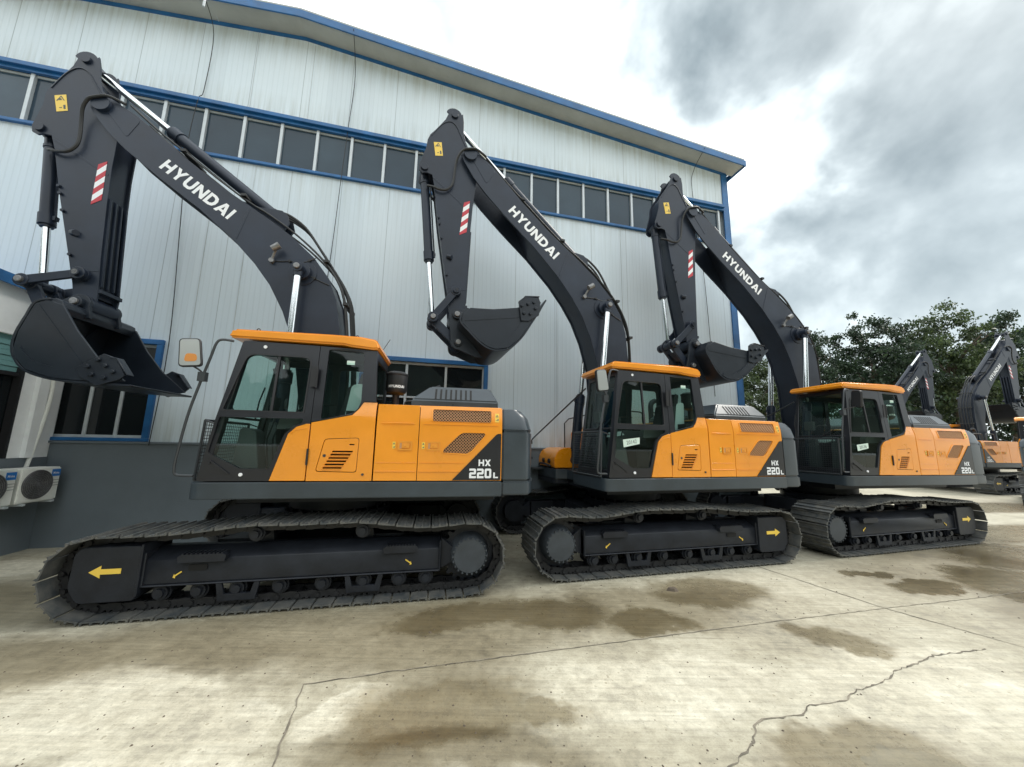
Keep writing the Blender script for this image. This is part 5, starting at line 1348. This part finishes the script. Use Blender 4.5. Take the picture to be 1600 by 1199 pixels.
top(obj('cable_bracket', None, lambda b: (b.cyl((1.18, -OV - .05, 10.0), (1.18, -OV - .05, 10.75), .02, 8), b.cyl((1.18, -OV - .05, 10.35), (1.18, 0.0, 10.27), .012, 6)), 'alu'), 'grey steel pole fixed to the roof edge above the nearest boom', 'pole')
SC.objects['cable_bracket'].location = BO; SC.objects['cable_bracket'].rotation_euler = (0, 0, TH)
# thin dark lines: sheet seams standing proud
obj('sheet_lap', None, lambda b: [b.box(xx - .006, xx + .006, -.008, .0, z0, z1) for xx, z0, z1 in ((1.93, 8.40, 10.3), (3.0, 8.4, 10.3), (2.2, 1.7, 7.15), (1.55, 3.5, 7.15), (8.6, 1.7, 7.15), (10.3, 1.7, 7.15), (12.0, 1.7, 7.15))], 'alu', shed)

# ------------------------------------------------------------------ annex on the left, at right angles to the shed
annex = bld_empty('annex_building', 'low white annex with blue roof edge and teal blind at the left edge', 'building')
AF = -.10
def ay(o): return -o      # outwards distance from the shed wall
obj('annex_wall', None, lambda b: (b.box(AF - .25, AF, ay(.62), ay(.02), 1.40, 3.90), b.box(AF - .25, AF, ay(7), ay(.62), 3.18, 3.90)), 'plaster', annex)
obj('annex_dado', None, lambda b: b.box(AF - .25, AF + .015, ay(7), ay(.045), 0, 1.398), 'dado', annex)
obj('annex_pilaster', None, lambda b: b.box(AF + .001, AF + .06, ay(.44), ay(.30), 1.40, 3.6), 'plaster', annex)
wn = obj('annex_window', None, lambda b: b.box(AF - .10, AF - .09, ay(7), ay(.62), 1.40, 3.18), 'pane_low', annex)
obj('teal_blind', None, lambda b: [b.box(AF - .085, AF - .06 + .012 * (i % 2), ay(3), ay(.66), 2.66 + i * .075, 2.73 + i * .075) for i in range(7)], 'blind', wn)
obj('window_frame', None, lambda b: (b.box(AF - .08, AF - .02, ay(7), ay(.62), 2.60, 2.65), b.box(AF - .08, AF + .01, ay(.66), ay(.62), 1.4, 3.18)), 'black', wn)
obj('annex_roof_edge', None, lambda b: (b.box(AF - 2, AF + .12, ay(7), ay(.0), 3.90, 3.97), b.box(AF + .10, AF + .13, ay(7), ay(.0), 3.84, 3.99)), 'blue', annex)
obj('conduit', None, lambda b: (b.tube(catmull([(AF + .03, ay(.36), 1.2), (AF + .05, ay(.30), 1.7), (AF + .08, ay(.27), 2.4), (AF + .07, ay(.33), 2.9), (AF - .05, ay(.36), 2.95)], 5), .024, 8)), 'acw', annex)

def ac_unit(o, label):
    E = empty('air_conditioner', BO, TH, label, 'air conditioner', 'outdoor units on the annex wall')
    X0, X1 = AF + .05, AF + .34; w = .28; z0, z1 = .765, 1.26
    obj('casing', None, lambda b: b.box(X0, X1, ay(o + w), ay(o - w), z0, z1), 'acw', E, bevel=.015, seg=2)
    cz, cy = 1.02, ay(o + .04)
    def ring(b):
        for r_ in (.205, .18, .155, .13, .105, .08, .055):
            pts = [(X1 + .012, cy + r_ * math.cos(t), cz + r_ * math.sin(t)) for t in [2 * math.pi * i / 28 for i in range(29)]]; b.tube(pts, .0045, 5)
        for k in range(12):
            t = math.pi * k / 6; b.tube([(X1 + .010, cy + .03 * math.cos(t), cz + .03 * math.sin(t)), (X1 + .010, cy + .21 * math.cos(t + .3), cz + .21 * math.sin(t + .3))], .003, 4)
        b.cyl((X1 + .005, cy, cz), (X1 + .02, cy, cz), .035, 16)
    obj('fan_opening', None, lambda b: b.cyl((X1 - .01, cy, cz), (X1 + .003, cy, cz), .212, 32), 'fan', E)
    obj('fan_guard', None, ring, 'pin', E)
    lb = obj('brand_badge', None, lambda b: b.box(X1, X1 + .004, ay(o - .14), ay(o - .265), 1.12, 1.225), 'acb', E)
    def tx(b):
        vs, fs = text_mb('Midea', .085, .032, .02)
        b.add([(X1 + .006, ay(o - .20) + a, 1.172 + c) for a, c, _ in vs], fs)
    obj('lettering', None, tx, 'white', lb)
    obj('side_grooves', None, lambda b: [b.box(X1, X1 + .003, ay(o - .13), ay(o - .265), z, z + .006) for z in (.98, 1.02, 1.06)], 'fan', E)
    obj('bracket', None, lambda b: [b.box(AF + .02, X1 + .03, ay(q) - .02, ay(q) + .02, .735, .763) for q in (o - .2, o + .2)], 'alu', E)
ac_unit(.47, 'cream outdoor air conditioner unit nearer the shed, on the annex wall, whole round fan showing')
ac_unit(1.08, 'cream outdoor air conditioner unit cut off by the left edge of the photo')

# ------------------------------------------------------------------ stones
def stone(x, y, s, seed, label):
    rn = random.Random(seed)
    def f(b):
        n = 9; vs = [(s * (1 + .3 * rn.random()) * math.cos(2 * math.pi * i / n), s * .6 * (1 + .3 * rn.random()) * math.sin(2 * math.pi * i / n), 0) for i in range(n)]
        vs += [(v[0] * .6 + rn.uniform(-.1, .1) * s, v[1] * .6, s * (.35 + .2 * rn.random())) for v in vs[:n]]
        b.add(vs, [(i, (i + 1) % n, n + (i + 1) % n, n + i) for i in range(n)] + [tuple(range(n, 2 * n))])
    o = obj('stone', None, f, 'bark', smooth=20); o.location = (x, y, .0); top(o, label, 'stone', 'loose stones on the concrete')
stone(2.02, 4.61, .07, 1, 'brown flat stone on the concrete in front of the middle excavator')
stone(-.72, 3.55, .015, 2, 'tiny dark pebble on the damp concrete in front of the nearest excavator')

def grit(b):
    rn = random.Random(21)
    for i in range(1400):
        d = rn.random() ** 1.6 * 9; x = rn.uniform(-5.5, 7.5) + d * .35; y = 2.1 + d
        sz = rn.uniform(.0025, .008) * (1 + d * .12); n = 5; a0 = rn.uniform(0, 6)
        vs = [(x + sz * rn.uniform(.7, 1.3) * math.cos(a0 + 2 * math.pi * k / n), y + sz * rn.uniform(.7, 1.3) * math.sin(a0 + 2 * math.pi * k / n), 0) for k in range(n)] + [(x, y, sz * .9)]
        b.add(vs, [(k, (k + 1) % n, n) for k in range(n)])
top(obj('grit', None, grit, 'bark', smooth=10), 'fine dark grit scattered over the concrete yard', 'grit', kind='stuff')
# ------------------------------------------------------------------ trees
def tree_mesh(seed, Rx, Rz, nclump, per, leaf):
    rn = random.Random(seed)
    def f(b):
        cl = []
        for i in range(nclump):
            while True:
                p = Vector((rn.uniform(-1, 1), rn.uniform(-1, 1), rn.uniform(-1, 1)))
                if .25 < p.length < 1: break
            lob = .82 + .22 * math.sin(p.x * 5 + seed) * math.cos(p.y * 4 + p.z * 5 + seed * 2)
            p = Vector((p.x * Rx, p.y * Rx, p.z * Rz * (1 if p.z > 0 else .85))) * lob
            cl.append((p, rn.uniform(.45, .95)))
        for p, r_ in cl:
            for k in range(per):
                q = Vector((rn.gauss(0, 1), rn.gauss(0, 1), rn.gauss(0, .55))) * r_ * .42 + p
                n = Vector((rn.gauss(0, .7), rn.gauss(0, .7), rn.uniform(.1, 1))).normalized(); a = n.orthogonal().normalized(); a = (Matrix.Rotation(rn.uniform(0, 6.28), 3, n) @ a); c = n.cross(a)
                s = leaf * rn.uniform(.6, 1.3)
                b.add([q + a * s, q + c * s * .45 + a * .2 * s, q - a * s * .8 - n * s * .3, q - c * s * .45 + a * .2 * s], [(0, 1, 2, 3)])
    return f
def trunk_mesh(seed, h, r_, Rx):
    rn = random.Random(seed)
    def f(b):
        b.tube([(rn.uniform(-.1, .1) * i, rn.uniform(-.1, .1) * i, h * i / 5) for i in range(6)], [r_ * (1 - i * .13) for i in range(6)], 10)
        for k in range(9):
            t = rn.uniform(0, 6.28); z = h * rn.uniform(.45, .95); l = Rx * rn.uniform(.5, .85)
            b.tube([(0, 0, z), (l * .5 * math.cos(t), l * .5 * math.sin(t), z + l * .45), (l * math.cos(t), l * math.sin(t), z + l * .7)], [r_ * .4, r_ * .25, r_ * .08], 6)
    return f
def tree(x, y, ztop, rx, seed, label, m_='leaf', nv=None):
    E = empty('broadleaf_tree', (x, y, 0), seed * 1.3, label, 'tree', 'broad-leaved trees behind the parked machines')
    s = rx / 4.0; Rz = (ztop - 1.2) / 2; key = 'tree%d%s' % (nv or (seed % 3), m_)
    o = obj('crown', key, tree_mesh(nv or (seed % 3), 4.0, 5.6, 210, 100, .135), m_, E)
    o.matrix_local = Matrix.Translation((0, 0, ztop - Rz * .98)) @ Matrix.Diagonal((s, s, Rz / 5.6, 1))
    o2 = obj('trunk', 'trunk%d' % (seed % 2), trunk_mesh(seed, 6, .28, 4), 'bark', E); o2.matrix_local = Matrix.Diagonal((s, s, ztop * .10, 1))
trees = [(21.4, 29.5, 10.4, 2.8, 1, 'light green tree seen between the shed corner and the third boom', 'leaf2'),
         (26.6, 30.5, 13.2, 2.6, 2, 'narrow tree just right of the third excavator boom', 'leaf'),
         (32.4, 30.5, 15.2, 4.1, 3, 'wide rounded tree with the highest crown left of the far booms', 'leaf'),
         (39.6, 31, 15.8, 4.0, 4, 'tall tree with a fresh green top behind the distant excavator boom', 'leaf2'),
         (46.0, 32, 15.6, 4.1, 5, 'tree cut off by the right edge behind the distant boom', 'leaf'),
         (29.6, 37, 9.4, 4.0, 6, 'dark tree standing back between the narrow and the wide tree', 'leaf'),
         (39.8, 39, 12.0, 4.2, 7, 'dark tree standing back between the two tallest trees', 'leaf'),
         (46.5, 40, 12.0, 4.4, 8, 'dark tree standing back at the far right', 'leaf')]
for t_ in trees: tree(*t_)
def hedge(b):
    rn = random.Random(9)
    for i in range(9000):
        t = rn.random(); q = Vector((24 + t * 32 + rn.uniform(-1, 1), 34.5 + t * 4 + rn.uniform(-1.2, 1.2), abs(rn.gauss(0, 1.6)) + .2 * rn.random()))
        if q.z > 4.5: continue
        n = Vector((rn.gauss(0, .7), rn.gauss(0, .7) - .4, rn.uniform(.1, 1))).normalized(); a = n.orthogonal().normalized(); c = n.cross(a); s = rn.uniform(.15, .4)
        b.add([q + a * s, q + c * s * .6, q - a * s, q - c * s * .6], [(0, 1, 2, 3)])
top(obj('undergrowth', None, hedge, 'leaf'), 'dark dense undergrowth below the trees', 'undergrowth', kind='stuff')
